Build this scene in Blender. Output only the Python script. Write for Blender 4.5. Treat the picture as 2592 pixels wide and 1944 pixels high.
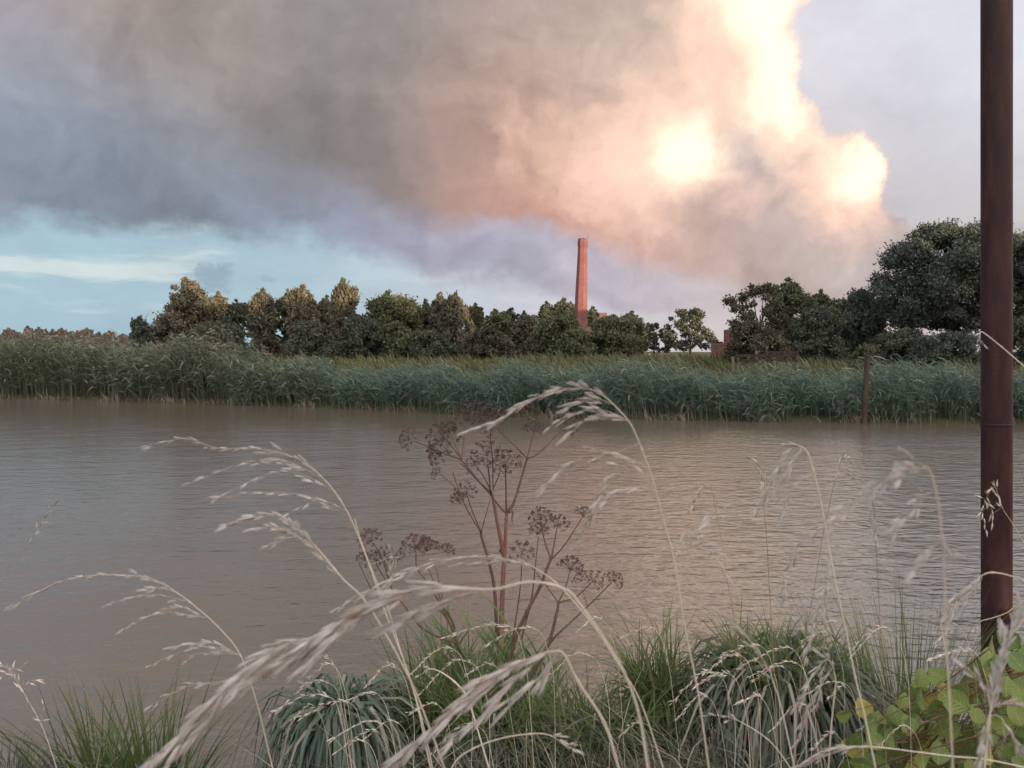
import bpy, math
import numpy as np
from mathutils import Vector, Matrix, Quaternion

for o in list(bpy.data.objects):
    bpy.data.objects.remove(o)
SC = bpy.context.scene
COL = SC.collection
RS = np.random.RandomState(7)
R = math.radians

# ------------------------------------------------------------------ camera
FPX, CX, CY, HOR = 2157.0, 1296.0, 972.0, 890.0
CAM_Z = 2.5
PITCH = math.atan((CY - HOR) / FPX)
cam_d = bpy.data.cameras.new('camera')
cam = bpy.data.objects.new('camera', cam_d)
COL.objects.link(cam)
cam.location = (0, 0, CAM_Z)
cam.rotation_euler = (math.pi / 2 - PITCH, 0, 0)
cam_d.sensor_width = 36
cam_d.lens = FPX / 2592 * 36
cam_d.clip_start = 0.05
cam_d.clip_end = 8000
cam_d.dof.use_dof = True
cam_d.dof.focus_distance = 5.5
cam_d.dof.aperture_fstop = 13.5
SC.camera = cam

SUN_AZ, SUN_EL = 142.0, 4.0           # degrees clockwise from the view direction, above the horizon
sd = Vector((math.sin(R(SUN_AZ)) * math.cos(R(SUN_EL)), math.cos(R(SUN_AZ)) * math.cos(R(SUN_EL)), math.sin(R(SUN_EL))))


def pdir(x, y):
    xc, yc = (x - CX) / FPX, (CY - y) / FPX
    a = PITCH
    return np.array([xc, math.cos(a) + yc * math.sin(a), -math.sin(a) + yc * math.cos(a)])


def at(x, y, depth):
    d = pdir(x, y)
    return np.array([0, 0, CAM_Z]) + d * (depth / d[1])


def on_z(x, y, z=0.0):
    d = pdir(x, y)
    return np.array([0, 0, CAM_Z]) + d * ((z - CAM_Z) / d[2])


def lin(r, g, b):
    f = lambda c: ((c / 255 + 0.055) / 1.055) ** 2.4 if c > 10 else c / 255 / 12.92
    return (f(r), f(g), f(b))


# ------------------------------------------------------------------ node helper
class G:
    """tiny expression builder over shader nodes"""
    def __init__(s, nt):
        s.nt = nt

    def new(s, t):
        return s.nt.nodes.new(t)

    def put(s, sock, v):
        if isinstance(v, bpy.types.NodeSocket):
            s.nt.links.new(v, sock)
        else:
            if sock.type == 'RGBA' and len(v) == 3:
                v = (*v, 1)
            sock.default_value = v

    def m(s, op, a, b=0.0, c=0.0, clamp=False):
        n = s.new('ShaderNodeMath'); n.operation = op; n.use_clamp = clamp
        s.put(n.inputs[0], a); s.put(n.inputs[1], b); s.put(n.inputs[2], c)
        return n.outputs[0]

    def v(s, op, a, b=(0, 0, 0), scale=None):
        n = s.new('ShaderNodeVectorMath'); n.operation = op
        s.put(n.inputs[0], a); s.put(n.inputs[1], b)
        if scale is not None:
            s.put(n.inputs['Scale'], scale)
        return n.outputs['Value'] if op in ('DOT_PRODUCT', 'LENGTH', 'DISTANCE') else n.outputs['Vector']

    def noise(s, vec, scale, detail=5, rough=0.55, dist=0.0, color=False):
        n = s.new('ShaderNodeTexNoise')
        s.put(n.inputs['Vector'], vec)
        n.inputs['Scale'].default_value = scale
        n.inputs['Detail'].default_value = detail
        n.inputs['Roughness'].default_value = rough
        n.inputs['Distortion'].default_value = dist
        return n.outputs['Color'] if color else n.outputs['Fac']

    def mix(s, f, a, b, blend='MIX'):
        n = s.new('ShaderNodeMix'); n.data_type = 'RGBA'; n.blend_type = blend
        s.put(n.inputs[0], f); s.put(n.inputs[6], a); s.put(n.inputs[7], b)
        return n.outputs[2]

    def step(s, x, a, b):
        n = s.new('ShaderNodeMapRange'); n.interpolation_type = 'SMOOTHSTEP'; n.clamp = True
        s.put(n.inputs['Value'], x)
        s.put(n.inputs['From Min'], a); s.put(n.inputs['From Max'], b)
        n.inputs['To Min'].default_value = 0; n.inputs['To Max'].default_value = 1
        return n.outputs['Result']

    def sep(s, vec):
        n = s.new('ShaderNodeSeparateXYZ'); s.put(n.inputs[0], vec)
        return n.outputs

    def comb(s, x, y, z):
        n = s.new('ShaderNodeCombineXYZ')
        s.put(n.inputs[0], x); s.put(n.inputs[1], y); s.put(n.inputs[2], z)
        return n.outputs[0]

    def mapping(s, vec, scale=(1, 1, 1), rot=(0, 0, 0)):
        n = s.new('ShaderNodeMapping'); s.put(n.inputs['Vector'], vec)
        n.inputs['Scale'].default_value = scale; n.inputs['Rotation'].default_value = rot
        return n.outputs[0]


# ------------------------------------------------------------------ world sky
W = bpy.data.worlds.new('World')
SC.world = W
W.use_nodes = True
nt = W.node_tree
nt.nodes.clear()
g = G(nt)
tc = g.new('ShaderNodeTexCoord')
D = g.v('NORMALIZE', tc.outputs['Generated'])
sky = g.new('ShaderNodeTexSky')
sky.sky_type = 'NISHITA'
sky.sun_disc = False
sky.sun_elevation = R(SUN_EL)
sky.sun_rotation = R(SUN_AZ)
sky.air_density = 1.0
sky.dust_density = 1.5
# slow and fast warps of the view direction give the clouds their torn edges
w1 = g.v('SUBTRACT', g.noise(D, 5.0, 6, 0.55, color=True), (0.5, 0.5, 0.5))
w2 = g.v('SUBTRACT', g.noise(g.v('ADD', D, (3.1, 1.7, 0.4)), 14.0, 6, 0.6, color=True), (0.5, 0.5, 0.5))
DW = g.v('ADD', D, g.v('ADD', g.v('SCALE', w1, scale=0.11), g.v('SCALE', w2, scale=0.035)))
DW = g.v('NORMALIZE', DW)
DP = g.v('NORMALIZE', g.v('ADD', D, g.v('ADD', g.v('SCALE', w1, scale=0.06), g.v('SCALE', w2, scale=0.075))))


def unit(p):
    p = np.array(p, float)
    return tuple(p / np.linalg.norm(p))


def gauss(vec, c, th):
    d = g.v('DOT_PRODUCT', vec, unit(c))
    return g.m('POWER', math.e, g.m('MULTIPLY_ADD', d, 1 / th ** 2, -1 / th ** 2))


def scatter(vec, pts, base_col, base_w):
    """smooth blend of colours given at directions"""
    csum, wsum = None, None
    for c, th, colr, k in pts:
        w = g.m('MULTIPLY', gauss(vec, c, th), k)
        cs = g.v('SCALE', tuple(colr), scale=w)
        csum = cs if csum is None else g.v('ADD', csum, cs)
        wsum = w if wsum is None else g.m('ADD', wsum, w)
    csum = g.v('ADD', csum, tuple(np.array(base_col) * base_w))
    wsum = g.m('ADD', wsum, base_w)
    return g.v('SCALE', csum, scale=g.m('DIVIDE', 1.0, wsum))


P = pdir
xyz = g.sep(D)
el = g.m('ARCSINE', xyz[2])
az = g.m('ARCTAN2', xyz[0], xyz[1])
# clear air below and beyond the cloud deck
clear_pts = [
    (P(-150, 850), .20, lin(166, 198, 212), 1), (P(300, 600), .14, lin(158, 190, 207), 1), (P(100, 640), .06, lin(150, 184, 200), .6),
    (P(700, 700), .12, lin(170, 198, 212), 1), (P(1150, 760), .10, lin(190, 198, 212), 1),
    (P(1600, 800), .12, lin(208, 204, 212), 1), (P(2100, 820), .12, lin(206, 188, 184), 1),
    (P(2150, 90), .06, lin(218, 220, 234), 1.2), (P(2310, 150), .07, lin(228, 226, 236), 1.2), (P(2480, 90), .07, lin(214, 226, 250), 1.2),
    (P(2100, 230), .04, lin(214, 213, 222), 1.2), (P(2370, 330), .07, lin(226, 222, 228), 1.2), (P(2500, 420), .08, lin(214, 217, 223), 1.2),
    (P(2350, 560), .06, lin(188, 188, 194), 1), (P(2600, 680), .10, lin(196, 190, 192), 1),
    ((sd.x, sd.y, .16), .50, (5.2, 4.15, 3.5), 1.2), ((-.6, -.8, .25), .5, (2.0, 1.9, 1.85), 1), ((1, .0, .25), .4, (1.2, 1.08, 1.05), 1),  # directions out of view, brightened to lift the ambient light
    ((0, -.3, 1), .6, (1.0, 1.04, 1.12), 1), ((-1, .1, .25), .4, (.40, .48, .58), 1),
]
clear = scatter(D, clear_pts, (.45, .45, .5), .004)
nis = g.v('SCALE', sky.outputs['Color'], scale=0.10)
clear = g.mix(0.12, clear, nis)
# thin white streaks low on the left
stv = g.mapping(g.v('ADD', D, g.v('SCALE', w1, scale=.05)), scale=(2.0, 2.0, 22), rot=(0, R(-3), 0))
stn = g.noise(stv, 2.2, 5, .6)
e0 = math.asin(unit(P(220, 683))[2])
tel = g.m('ADD', el, g.m('ADD', g.m('MULTIPLY', g.m('ADD', az, .46), .035), g.m('MULTIPLY', g.m('SUBTRACT', stn, .5), .012)))
bq = g.m('DIVIDE', g.m('SUBTRACT', tel, e0), .017)
band = g.m('POWER', math.e, g.m('MULTIPLY', g.m('MULTIPLY', bq, bq), -1.0))
band = g.m('MULTIPLY', band, g.m('SUBTRACT', 1.0, g.step(az, -.40, -.30)))
band = g.m('ADD', band, g.m('MULTIPLY', gauss(D, P(400, 560), .045), .42))
stm = g.step(g.m('ADD', g.m('MULTIPLY', band, .55), g.m('MULTIPLY', g.m('SUBTRACT', stn, .5), 2.2)), .16, .72)
clear = g.mix(g.m('MULTIPLY', stm, .72), clear, lin(214, 222, 220))
# small dark scud below the deck on the left, pale tufts beside the chimney
scn = g.m('MULTIPLY', g.m('SUBTRACT', stn, .5), .9)
tx2s = g.noise(g.mapping(DP, scale=(1, 1, 2)), 26, 5, .6)
scud = g.m('ADD', gauss(DP, P(525, 690), .014), g.m('ADD', gauss(DP, P(575, 700), .015), g.m('MULTIPLY', gauss(DP, P(665, 715), .010), .7)))
clear = g.mix(g.m('MULTIPLY', g.step(g.m('ADD', scud, g.m('MULTIPLY', g.m('SUBTRACT', tx2s, .5), 2.6)), .50, 1.25), .5), clear, lin(128, 148, 166))
tuft = g.m('ADD', gauss(DW, P(1520, 715), .03), g.m('MULTIPLY', gauss(DW, P(1440, 735), .03), .8))
clear = g.mix(g.m('MULTIPLY', g.step(g.m('ADD', tuft, scn), .45, 1.05), .55), clear, lin(205, 205, 216))

# deck of cloud: lower edge falls from left to right
edge = g.new('ShaderNodeValToRGB')
edge.color_ramp.interpolation = 'B_SPLINE'
ep = [(-700, 540), (0, 552), (234, 560), (445, 560), (586, 605), (750, 622), (996, 675), (1265, 722), (1406, 756), (1758, 800), (2050, 860), (2700, 900)]
els = edge.color_ramp.elements
while len(els) < len(ep):
    els.new(0.5)
for e, (x, y) in zip(els, ep):
    d = unit(P(x, y))
    e.position = (math.atan2(d[0], d[1]) + .8) / 1.6
    vv = max(0, math.asin(d[2]) * 4)
    e.color = (vv, vv, vv, 1)
g.put(edge.inputs[0], g.m('MULTIPLY_ADD', g.m('ARCTAN2', g.sep(DW)[0], g.sep(DW)[1]), 1 / 1.6, .5))
e_el = g.m('MULTIPLY', edge.outputs[0], .25)
dn = g.m('MULTIPLY', g.m('SUBTRACT', g.noise(g.mapping(D, scale=(1, 1, 2.4)), 9, 7, .6), .5), .05)
dx = g.m('ADD', g.m('SUBTRACT', g.m('ARCSINE', g.sep(DW)[2]), e_el), dn)
deck = g.step(dx, -.012, .022)
low_pts = [
    (P(-100, 180), .09, lin(142, 154, 174), 1), (P(100, 330), .09, lin(140, 147, 160), 1), (P(60, 480), .07, lin(130, 140, 152), 1),
    (P(260, 530), .05, lin(112, 128, 146), 1), (P(500, 450), .08, lin(132, 140, 150), 1), (P(420, 330), .07, lin(136, 140, 150), 1),
    (P(650, 580), .06, lin(136, 150, 170), 1), (P(900, 610), .06, lin(154, 158, 178), 1), (P(1100, 650), .06, lin(170, 168, 186), 1),
    (P(1300, 660), .06, lin(178, 176, 192), 1), (P(1560, 720), .06, lin(190, 182, 194), 1), (P(1800, 760), .06, lin(200, 188, 190), 1),
    (P(2150, 800), .07, lin(204, 182, 176), 1), (P(2500, 760), .08, lin(200, 184, 180), 1),
    ((0, -.5, 1), .55, (1.05, 1.08, 1.14), 1), ((sd.x, sd.y, .20), .50, (5.2, 4.15, 3.5), 1.2), ((-.6, -.8, .3), .5, (2.4, 2.3, 2.2), 1),  # unseen sky behind and overhead, raised to brighten the foreground
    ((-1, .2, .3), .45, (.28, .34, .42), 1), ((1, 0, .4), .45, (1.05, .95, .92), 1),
]
deck_pts = [
    (P(-60, 20), .06, lin(158, 148, 156), 1), (P(280, 70), .055, lin(174, 160, 154), 1.1), (P(440, 30), .045, lin(136, 128, 124), 1), (P(560, 180), .05, lin(168, 155, 146), 1),
    (P(330, -60), .06, lin(178, 158, 142), 1), (P(720, 60), .07, lin(148, 142, 142), 1), (P(900, 170), .07, lin(138, 132, 130), 1), (P(880, 320), .065, lin(124, 120, 118), 1.1),
    (P(740, 420), .06, lin(130, 128, 130), 1), (P(1000, 490), .06, lin(136, 125, 122), 1), (P(1140, 370), .05, lin(178, 150, 140), 1.1), (P(1290, 330), .055, lin(212, 168, 146), 1.3),
    (P(1180, 480), .045, lin(168, 137, 132), 1.1), (P(1290, 555), .04, lin(196, 150, 142), 1.1), (P(1130, 150), .07, lin(162, 148, 144), 1), (P(1350, 70), .07, lin(192, 172, 162), 1), (P(1350, 230), .06, lin(190, 164, 152), 1),
    (P(1400, 410), .05, lin(224, 180, 156), 1.1), (P(1300, 470), .04, lin(194, 152, 140), 1), (P(1520, 560), .06, lin(220, 170, 154), 1.3), (P(1430, 610), .04, lin(202, 154, 144), 1),
    (P(1700, 640), .05, lin(194, 162, 154), 1), (P(1850, 610), .05, lin(192, 172, 166), 1.2), (P(1920, 440), .045, lin(222, 202, 196), 1.6), (P(2080, 520), .04, lin(226, 204, 192), 1.4), (P(1990, 590), .035, lin(196, 178, 174), 1.3), (P(1760, 560), .035, lin(210, 180, 168), 1.2), (P(2050, 650), .06, lin(180, 166, 160), 1), (P(1900, 740), .05, lin(196, 172, 164), 1),
    (P(1660, 230), .06, lin(208, 184, 166), 1), (P(1570, 90), .06, lin(196, 180, 168), 1), (P(1780, 120), .05, lin(226, 198, 182), 1), (P(2330, 600), .06, lin(182, 174, 176), 1.2), (P(2520, 560), .07, lin(192, 187, 192), 1.2), (P(2450, 720), .08, lin(186, 174, 172), 1), (P(2200, 590), .045, lin(190, 174, 168), 1.2),
    ((0, -.5, 1), .55, (1.05, 1.08, 1.14), 1), ((0, .40, 1), .35, (.40, .37, .36), 1), ((sd.x, sd.y, .20), .50, (5.2, 4.15, 3.5), 1.2),  # rear and overhead glow boosted out of view as ambient fill
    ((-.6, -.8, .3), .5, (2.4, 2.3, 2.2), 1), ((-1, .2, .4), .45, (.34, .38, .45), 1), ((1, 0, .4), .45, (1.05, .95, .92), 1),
]
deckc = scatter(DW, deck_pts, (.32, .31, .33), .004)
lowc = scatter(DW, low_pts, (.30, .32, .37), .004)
# lower rim of the upper, warm deck over the lavender one
rim = g.new('ShaderNodeValToRGB')
rim.color_ramp.interpolation = 'B_SPLINE'
rp_ = [(-700, 110), (0, 130), (220, 175), (430, 260), (600, 370), (720, 450), (860, 512), (1050, 548), (1289, 566), (1589, 633), (1882, 715), (2150, 800), (2700, 880)]
re_ = rim.color_ramp.elements
while len(re_) < len(rp_):
    re_.new(0.5)
for e, (x, y) in zip(re_, rp_):
    d = unit(P(x, y))
    e.position = (math.atan2(d[0], d[1]) + .8) / 1.6
    vv = max(0, math.asin(d[2]) * 2)
    e.color = (vv, vv, vv, 1)
sdw = g.sep(DW)
g.put(rim.inputs[0], g.m('MULTIPLY_ADD', g.m('ARCTAN2', sdw[0], sdw[1]), 1 / 1.6, .5))
rimx = g.m('SUBTRACT', g.m('ARCSINE', sdw[2]), g.m('MULTIPLY', rim.outputs[0], .5))
soft = g.m('MULTIPLY_ADD', g.step(az, -.40, .0), -.070, .085)
rimm = g.step(g.m('DIVIDE', rimx, soft), -1.0, 1.0)
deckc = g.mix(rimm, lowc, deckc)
tx = g.noise(g.mapping(DW, scale=(1, 1, 2.6), rot=(0, R(6), 0)), 6, 8, .6)
tx2 = g.noise(DP, 22, 6, .6)
# relief of the billows: the same noise sampled a little towards the light
eb0 = g.noise(DP, 9, 6, .55)
eb1 = g.noise(g.v('ADD', DP, (.016, 0, .016)), 9, 6, .55)
emb = g.m('SUBTRACT', eb0, eb1)
gain = g.m('ADD', g.m('MULTIPLY_ADD', tx, .6, .62), g.m('ADD', g.m('MULTIPLY', g.m('SUBTRACT', tx2, .5), .14), g.m('MULTIPLY', emb, .75)))
deckc = g.v('SCALE', deckc, scale=gain)


def blobs(vec, items):
    f = None
    for (x, y, r, k) in items:
        b = g.m('MULTIPLY', gauss(vec, P(x, y), r / FPX), k)
        f = b if f is None else g.m('ADD', f, b)
    return f


# gap to the right of the sunlit cloud
gapf = g.m('SUBTRACT', blobs(DP, [(2520, 100, 230, 1.0), (2330, 0, 190, .9), (2240, 120, 110, .8), (2130, 250, 62, .75), (2490, 370, 140, .85), (2380, 430, 70, .5), (2290, 470, 42, .55)]),
           blobs(DP, [(2250, 360, 90, .6), (2170, 490, 80, .5), (2000, 150, 130, .5), (2260, 540, 40, .35), (2400, 640, 130, .5)]))
gapm = g.step(g.m('ADD', gapf, g.m('ADD', g.m('MULTIPLY', g.m('SUBTRACT', tx2, .5), .45), g.m('MULTIPLY', g.m('SUBTRACT', tx, .5), .5))), .14, .52)
wis = g.noise(g.mapping(DW, scale=(1, 1, 2.2), rot=(0, R(25), 0)), 7, 6, .6)
clear = g.v('SCALE', clear, scale=g.m('MULTIPLY_ADD', wis, .46, .78))
skyc = g.mix(g.m('MULTIPLY', deck, g.m('SUBTRACT', 1.0, g.m('MULTIPLY', gapm, .80))), clear, deckc)
# sunlit billows
tex_b = g.m('SUBTRACT', g.noise(DP, 11, 8, .62), .5)
glow = blobs(DP, [(1930, 0, 110, .52), (2000, 130, 120, .60), (2010, 300, 120, .60), (1700, 400, 130, .62), (1520, 400, 150, .40), (1310, 340, 90, .22), (2200, 430, 100, .62), (2060, 520, 90, .42), (1880, 540, 80, .36), (1760, 250, 110, .26), (2120, 120, 80, .25), (2240, 300, 80, .30), (2000, -150, 160, .6)])
glow = g.m('SUBTRACT', glow, blobs(DP, [(1846, 385, 42, .70), (1915, 440, 55, .50), (1870, 640, 80, .40), (1990, 575, 45, .50), (2060, 425, 45, .30), (1770, 530, 50, .25), (1820, 110, 60, .2)]))
gsoft = g.m('MULTIPLY', glow, 5.0, clamp=True)
glow = g.m('ADD', glow, g.m('MULTIPLY', gsoft, g.m('ADD', g.m('MULTIPLY', tex_b, .5), g.m('MULTIPLY', emb, .7))))
notgap = g.m('SUBTRACT', 1.0, gapm)
g1 = g.m('MULTIPLY', g.step(glow, .06, .95), notgap)
skyc = g.mix(g.m('MULTIPLY', g1, .95), skyc, g.v('SCALE', (.97, .655, .52), scale=g.m('ADD', 1.0, g.m('ADD', g.m('MULTIPLY', g.m('SUBTRACT', tx2, .5), .22), g.m('MULTIPLY', emb, .55)))))
core = blobs(DP, [(1915, 10, 55, .55), (1990, 95, 66, .62), (1992, 205, 80, .74), (1998, 305, 74, .62), (1742, 398, 68, .82), (1680, 400, 70, .28), (2135, 468, 46, .62), (2190, 425, 48, .62), (2245, 375, 42, .55), (1990, -110, 100, .8)])
core = g.m('ADD', g.m('MULTIPLY_ADD', tex_b, .35, core), g.m('MULTIPLY', emb, .6))
g2 = g.m('MULTIPLY', g.step(core, .10, 1.10), notgap)
g2 = g.m('POWER', g2, 1.15)
skyc = g.mix(g2, skyc, (1.34, 1.10, .84))
# below the horizon: dull earth tone
skyc = g.mix(g.step(xyz[2], -.01, -.06), skyc, (.10, .10, .09))
fin = g.v('SCALE', skyc, scale=1.0 / 0.10)
SKY_GAIN = 0.056
bg = g.new('ShaderNodeBackground')
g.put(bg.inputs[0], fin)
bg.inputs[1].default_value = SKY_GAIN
out = g.new('ShaderNodeOutputWorld')
nt.links.new(bg.outputs[0], out.inputs[0])

sun_d = bpy.data.lights.new('sun', 'SUN')
sun_d.energy = 5.0
sun_d.angle = R(0.5)
sun_d.color = (1.0, .68, .43)
sun = bpy.data.objects.new('sun', sun_d)
COL.objects.link(sun)
sun.rotation_euler = sd.to_track_quat('Z', 'Y').to_euler()
sun.location = (0, -20, 60)

SC.view_settings.view_transform = 'Standard'
SC.view_settings.look = 'None'
SC.view_settings.exposure = 0.95
SC.view_settings.gamma = 1
SC.view_settings.use_curve_mapping = False
SC.render.engine = 'CYCLES'
SC.cycles.max_bounces = 5
SC.cycles.transparent_max_bounces = 4
SC.cycles.caustics_reflective = False
SC.cycles.caustics_refractive = False


# ------------------------------------------------------------------ mesh helpers
def obj(name, mesh, parent=None, loc=None, **props):
    o = bpy.data.objects.new(name, mesh)
    COL.objects.link(o)
    if parent is not None:
        o.parent = parent
    if loc is not None:
        o.location = loc
    for k, v in props.items():
        if v:
            o[k] = v
    return o


def empty(name, loc, label, category, group=None):
    o = obj(name, None, None, loc, label=label, category=category, group=group)
    o.empty_display_size = .1
    return o


class MB:
    """collects quads / tris from arrays, builds one mesh"""
    def __init__(s):
        s.v, s.f, s.mi, s.n = [], [], [], 0

    def add(s, v, f, mi=0):
        v = np.asarray(v, float).reshape(-1, 3)
        f = np.asarray(f, int)
        s.v.append(v); s.f.append(f + s.n); s.n += len(v)
        s.mi.append(np.full(len(f), mi))
        return s

    def ribbons(s, Pn, Wd, Sd, mi=0):
        """Pn (N,K,3) centre lines, Wd (N,K) half widths, Sd (N,3) or (N,K,3) side vectors"""
        N, K = Pn.shape[:2]
        if Sd.ndim == 2:
            Sd = Sd[:, None, :]
        off = Wd[..., None] * Sd
        v = np.stack([Pn - off, Pn + off], 2)
        b = (np.arange(N) * K * 2)[:, None] + (np.arange(K - 1) * 2)[None, :]
        f = np.stack([b, b + 1, b + 3, b + 2], -1).reshape(-1, 4)
        return s.add(v, f, mi)

    def tubes(s, Pn, Rd, sides=5, mi=0):
        N, K = Pn.shape[:2]
        T = np.gradient(Pn, axis=1)
        T /= np.linalg.norm(T, axis=2, keepdims=True) + 1e-9
        ref = np.zeros_like(T); ref[..., 1] = 1
        bad = np.abs(T[..., 1]) > .92
        ref[bad] = (1, 0, 0)
        A = np.cross(T, ref); A /= np.linalg.norm(A, axis=2, keepdims=True) + 1e-9
        B = np.cross(T, A)
        an = np.arange(sides) * 2 * np.pi / sides
        v = Pn[:, :, None, :] + Rd[:, :, None, None] * (A[:, :, None, :] * np.cos(an)[None, None, :, None] + B[:, :, None, :] * np.sin(an)[None, None, :, None])
        i = np.arange(N)[:, None, None] * K * sides + np.arange(K - 1)[None, :, None] * sides
        j = np.arange(sides)[None, None, :]
        j2 = (j + 1) % sides
        f = np.stack([i + j, i + j2, i + sides + j2, i + sides + j], -1).reshape(-1, 4)
        return s.add(v, f, mi)

    def tube(s, pts, rad, sides=6, mi=0):
        pts = np.asarray(pts, float)
        rad = np.asarray(rad, float) * np.ones(len(pts))
        return s.tubes(pts[None], rad[None], sides, mi)

    def box(s, c, h, mi=0, M=None):
        v = np.array([[x, y, z] for x in (-1, 1) for y in (-1, 1) for z in (-1, 1)], float) * np.asarray(h)
        if M is not None:
            v = v @ np.asarray(M).T
        f = [[0, 1, 3, 2], [4, 6, 7, 5], [0, 4, 5, 1], [2, 3, 7, 6], [0, 2, 6, 4], [1, 5, 7, 3]]
        return s.add(v + np.asarray(c), f, mi)

    def mesh(s, name, mats, smooth=False):
        V = np.concatenate(s.v)
        me = bpy.data.meshes.new(name)
        me.vertices.add(len(V)); me.vertices.foreach_set('co', V.ravel())
        sizes = np.concatenate([np.full(len(f), f.shape[1]) for f in s.f])
        idx = np.concatenate([f.ravel() for f in s.f])
        me.loops.add(len(idx)); me.loops.foreach_set('vertex_index', idx.astype(np.int32))
        me.polygons.add(len(sizes))
        me.polygons.foreach_set('loop_start', np.concatenate([[0], np.cumsum(sizes)[:-1]]).astype(np.int32))
        me.polygons.foreach_set('loop_total', sizes.astype(np.int32))
        for m in (mats if isinstance(mats, (list, tuple)) else [mats]):
            me.materials.append(m)
        me.polygons.foreach_set('material_index', np.concatenate(s.mi).astype(np.int32))
        me.polygons.foreach_set('use_smooth', np.full(len(sizes), smooth))
        me.update(calc_edges=True)
        return me


def catmull(pts, n=6):
    p = np.asarray(pts, float)
    p = np.vstack([2 * p[0] - p[1], p, 2 * p[-1] - p[-2]])
    o = []
    for i in range(1, len(p) - 2):
        for t in np.arange(n) / n:
            o.append(.5 * (2 * p[i] + (p[i + 1] - p[i - 1]) * t + (2 * p[i - 1] - 5 * p[i] + 4 * p[i + 1] - p[i + 2]) * t * t + (3 * p[i] - p[i - 1] - 3 * p[i + 1] + p[i + 2]) * t ** 3))
    o.append(p[-2])
    return np.array(o)


# ------------------------------------------------------------------ materials
def new_mat(name):
    m = bpy.data.materials.new(name)
    m.use_nodes = True
    m.node_tree.nodes.clear()
    return m, G(m.node_tree)


def finish(gg, shader):
    o = gg.new('ShaderNodeOutputMaterial')
    gg.nt.links.new(shader, o.inputs[0])


def principled(gg, col, rough=.6, spec=.3, normal=None, metal=0.0):
    b = gg.new('ShaderNodeBsdfPrincipled')
    gg.put(b.inputs['Base Color'], col)
    gg.put(b.inputs['Roughness'], rough)
    gg.put(b.inputs['Specular IOR Level'], spec)
    gg.put(b.inputs['Metallic'], metal)
    if normal is not None:
        gg.put(b.inputs['Normal'], normal)
    return b


def bump(gg, h, strength=.4, dist=.02):
    b = gg.new('ShaderNodeBump')
    gg.put(b.inputs['Height'], h)
    b.inputs['Strength'].default_value = strength
    b.inputs['Distance'].default_value = dist
    return b.outputs[0]


def leaf_mat(name, ca, cb, cc=None, transl=.3, rough=.55, spec=.25, patch=.25, amt=.35, obj_random=False):
    """three tints mixed by leaf and by slow patches of growth"""
    m, gg = new_mat(name)
    geo = gg.new('ShaderNodeNewGeometry')
    rnd = geo.outputs['Random Per Island']
    if obj_random:
        oi = gg.new('ShaderNodeObjectInfo'); rnd = oi.outputs['Random']
    pn = gg.noise(geo.outputs['Position'], patch, 3)
    f = gg.step(gg.m('ADD', gg.m('MULTIPLY', rnd, .45), gg.m('MULTIPLY_ADD', pn, 1.8, -.6)), .1, .9)
    c = gg.mix(f, ca, cb)
    if cc is not None:
        c = gg.mix(gg.m('MULTIPLY', gg.step(gg.m('FRACT', gg.m('MULTIPLY', rnd, 7.31)), 1 - amt, 1.0), .9), c, cc)
    b = principled(gg, c, rough, spec)
    if transl:
        t = gg.new('ShaderNodeBsdfTranslucent')
        gg.put(t.inputs[0], c)
        mx = gg.new('ShaderNodeMixShader')
        mx.inputs[0].default_value = transl
        gg.nt.links.new(b.outputs[0], mx.inputs[1]); gg.nt.links.new(t.outputs[0], mx.inputs[2])
        finish(gg, mx.outputs[0])
    else:
        finish(gg, b.outputs[0])
    return m


def noise_mat(name, ca, cb, scale=4, rough=.8, bs=.4, bd=.02, spec=.2, stretch=(1, 1, 1), detail=6):
    m, gg = new_mat(name)
    t = gg.new('ShaderNodeTexCoord')
    v = gg.mapping(t.outputs['Object'], scale=stretch)
    n = gg.noise(v, scale, detail, .6)
    n2 = gg.noise(v, scale * 6, 4, .6)
    f = gg.step(gg.m('ADD', gg.m('MULTIPLY', n, .7), gg.m('MULTIPLY', n2, .3)), .32, .68)
    b = principled(gg, gg.mix(f, ca, cb), rough, spec, bump(gg, n2, bs, bd))
    finish(gg, b.outputs[0])
    return m


M = {}
M['reed'] = leaf_mat('reed_leaf', (.084, .142, .110), (.132, .195, .155), (.32, .33, .27), patch=.6, amt=.18, transl=.42)
M['reed_tall'] = leaf_mat('tall_reed_leaf', (.086, .112, .074), (.118, .152, .110), (.30, .28, .21), patch=.3, amt=.24)
M['reed_dead'] = leaf_mat('dead_reed_leaf', (.20, .17, .12), (.34, .32, .28), patch=.5)
M['plume'] = leaf_mat('reed_plume', (.26, .22, .16), (.36, .31, .24), patch=.5)
M['meadow'] = leaf_mat('meadow_herb', (.072, .090, .042), (.128, .136, .070), (.17, .145, .09), patch=.28, amt=.25)
M['tree_a'] = leaf_mat('broadleaf_foliage', (.068, .084, .052), (.106, .122, .068), (.13, .135, .08), patch=.5, amt=.2)
M['tree_dark'] = leaf_mat('dark_foliage', (.056, .072, .053), (.086, .102, .072), patch=.5)
M['willow'] = leaf_mat('willow_foliage', (.092, .102, .074), (.138, .134, .096), (.19, .17, .13), patch=.4, amt=.3)
M['big'] = leaf_mat('ash_foliage', (.054, .074, .060), (.085, .106, .084), (.14, .16, .13), patch=.6, amt=.2)
M['far_tree'] = leaf_mat('distant_foliage', (.058, .058, .062), (.080, .076, .078), patch=.1)  # mauve-grey tint puts distance haze into the leaf colour
M['bark'] = noise_mat('bark', (.028, .024, .02), (.065, .056, .046), 3, .9, .6, .03, stretch=(3, 3, .6))
M['brown_bush'] = leaf_mat('sloe_bush', (.050, .056, .038), (.090, .086, .064), (.16, .15, .12), patch=.5, amt=.15)
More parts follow.
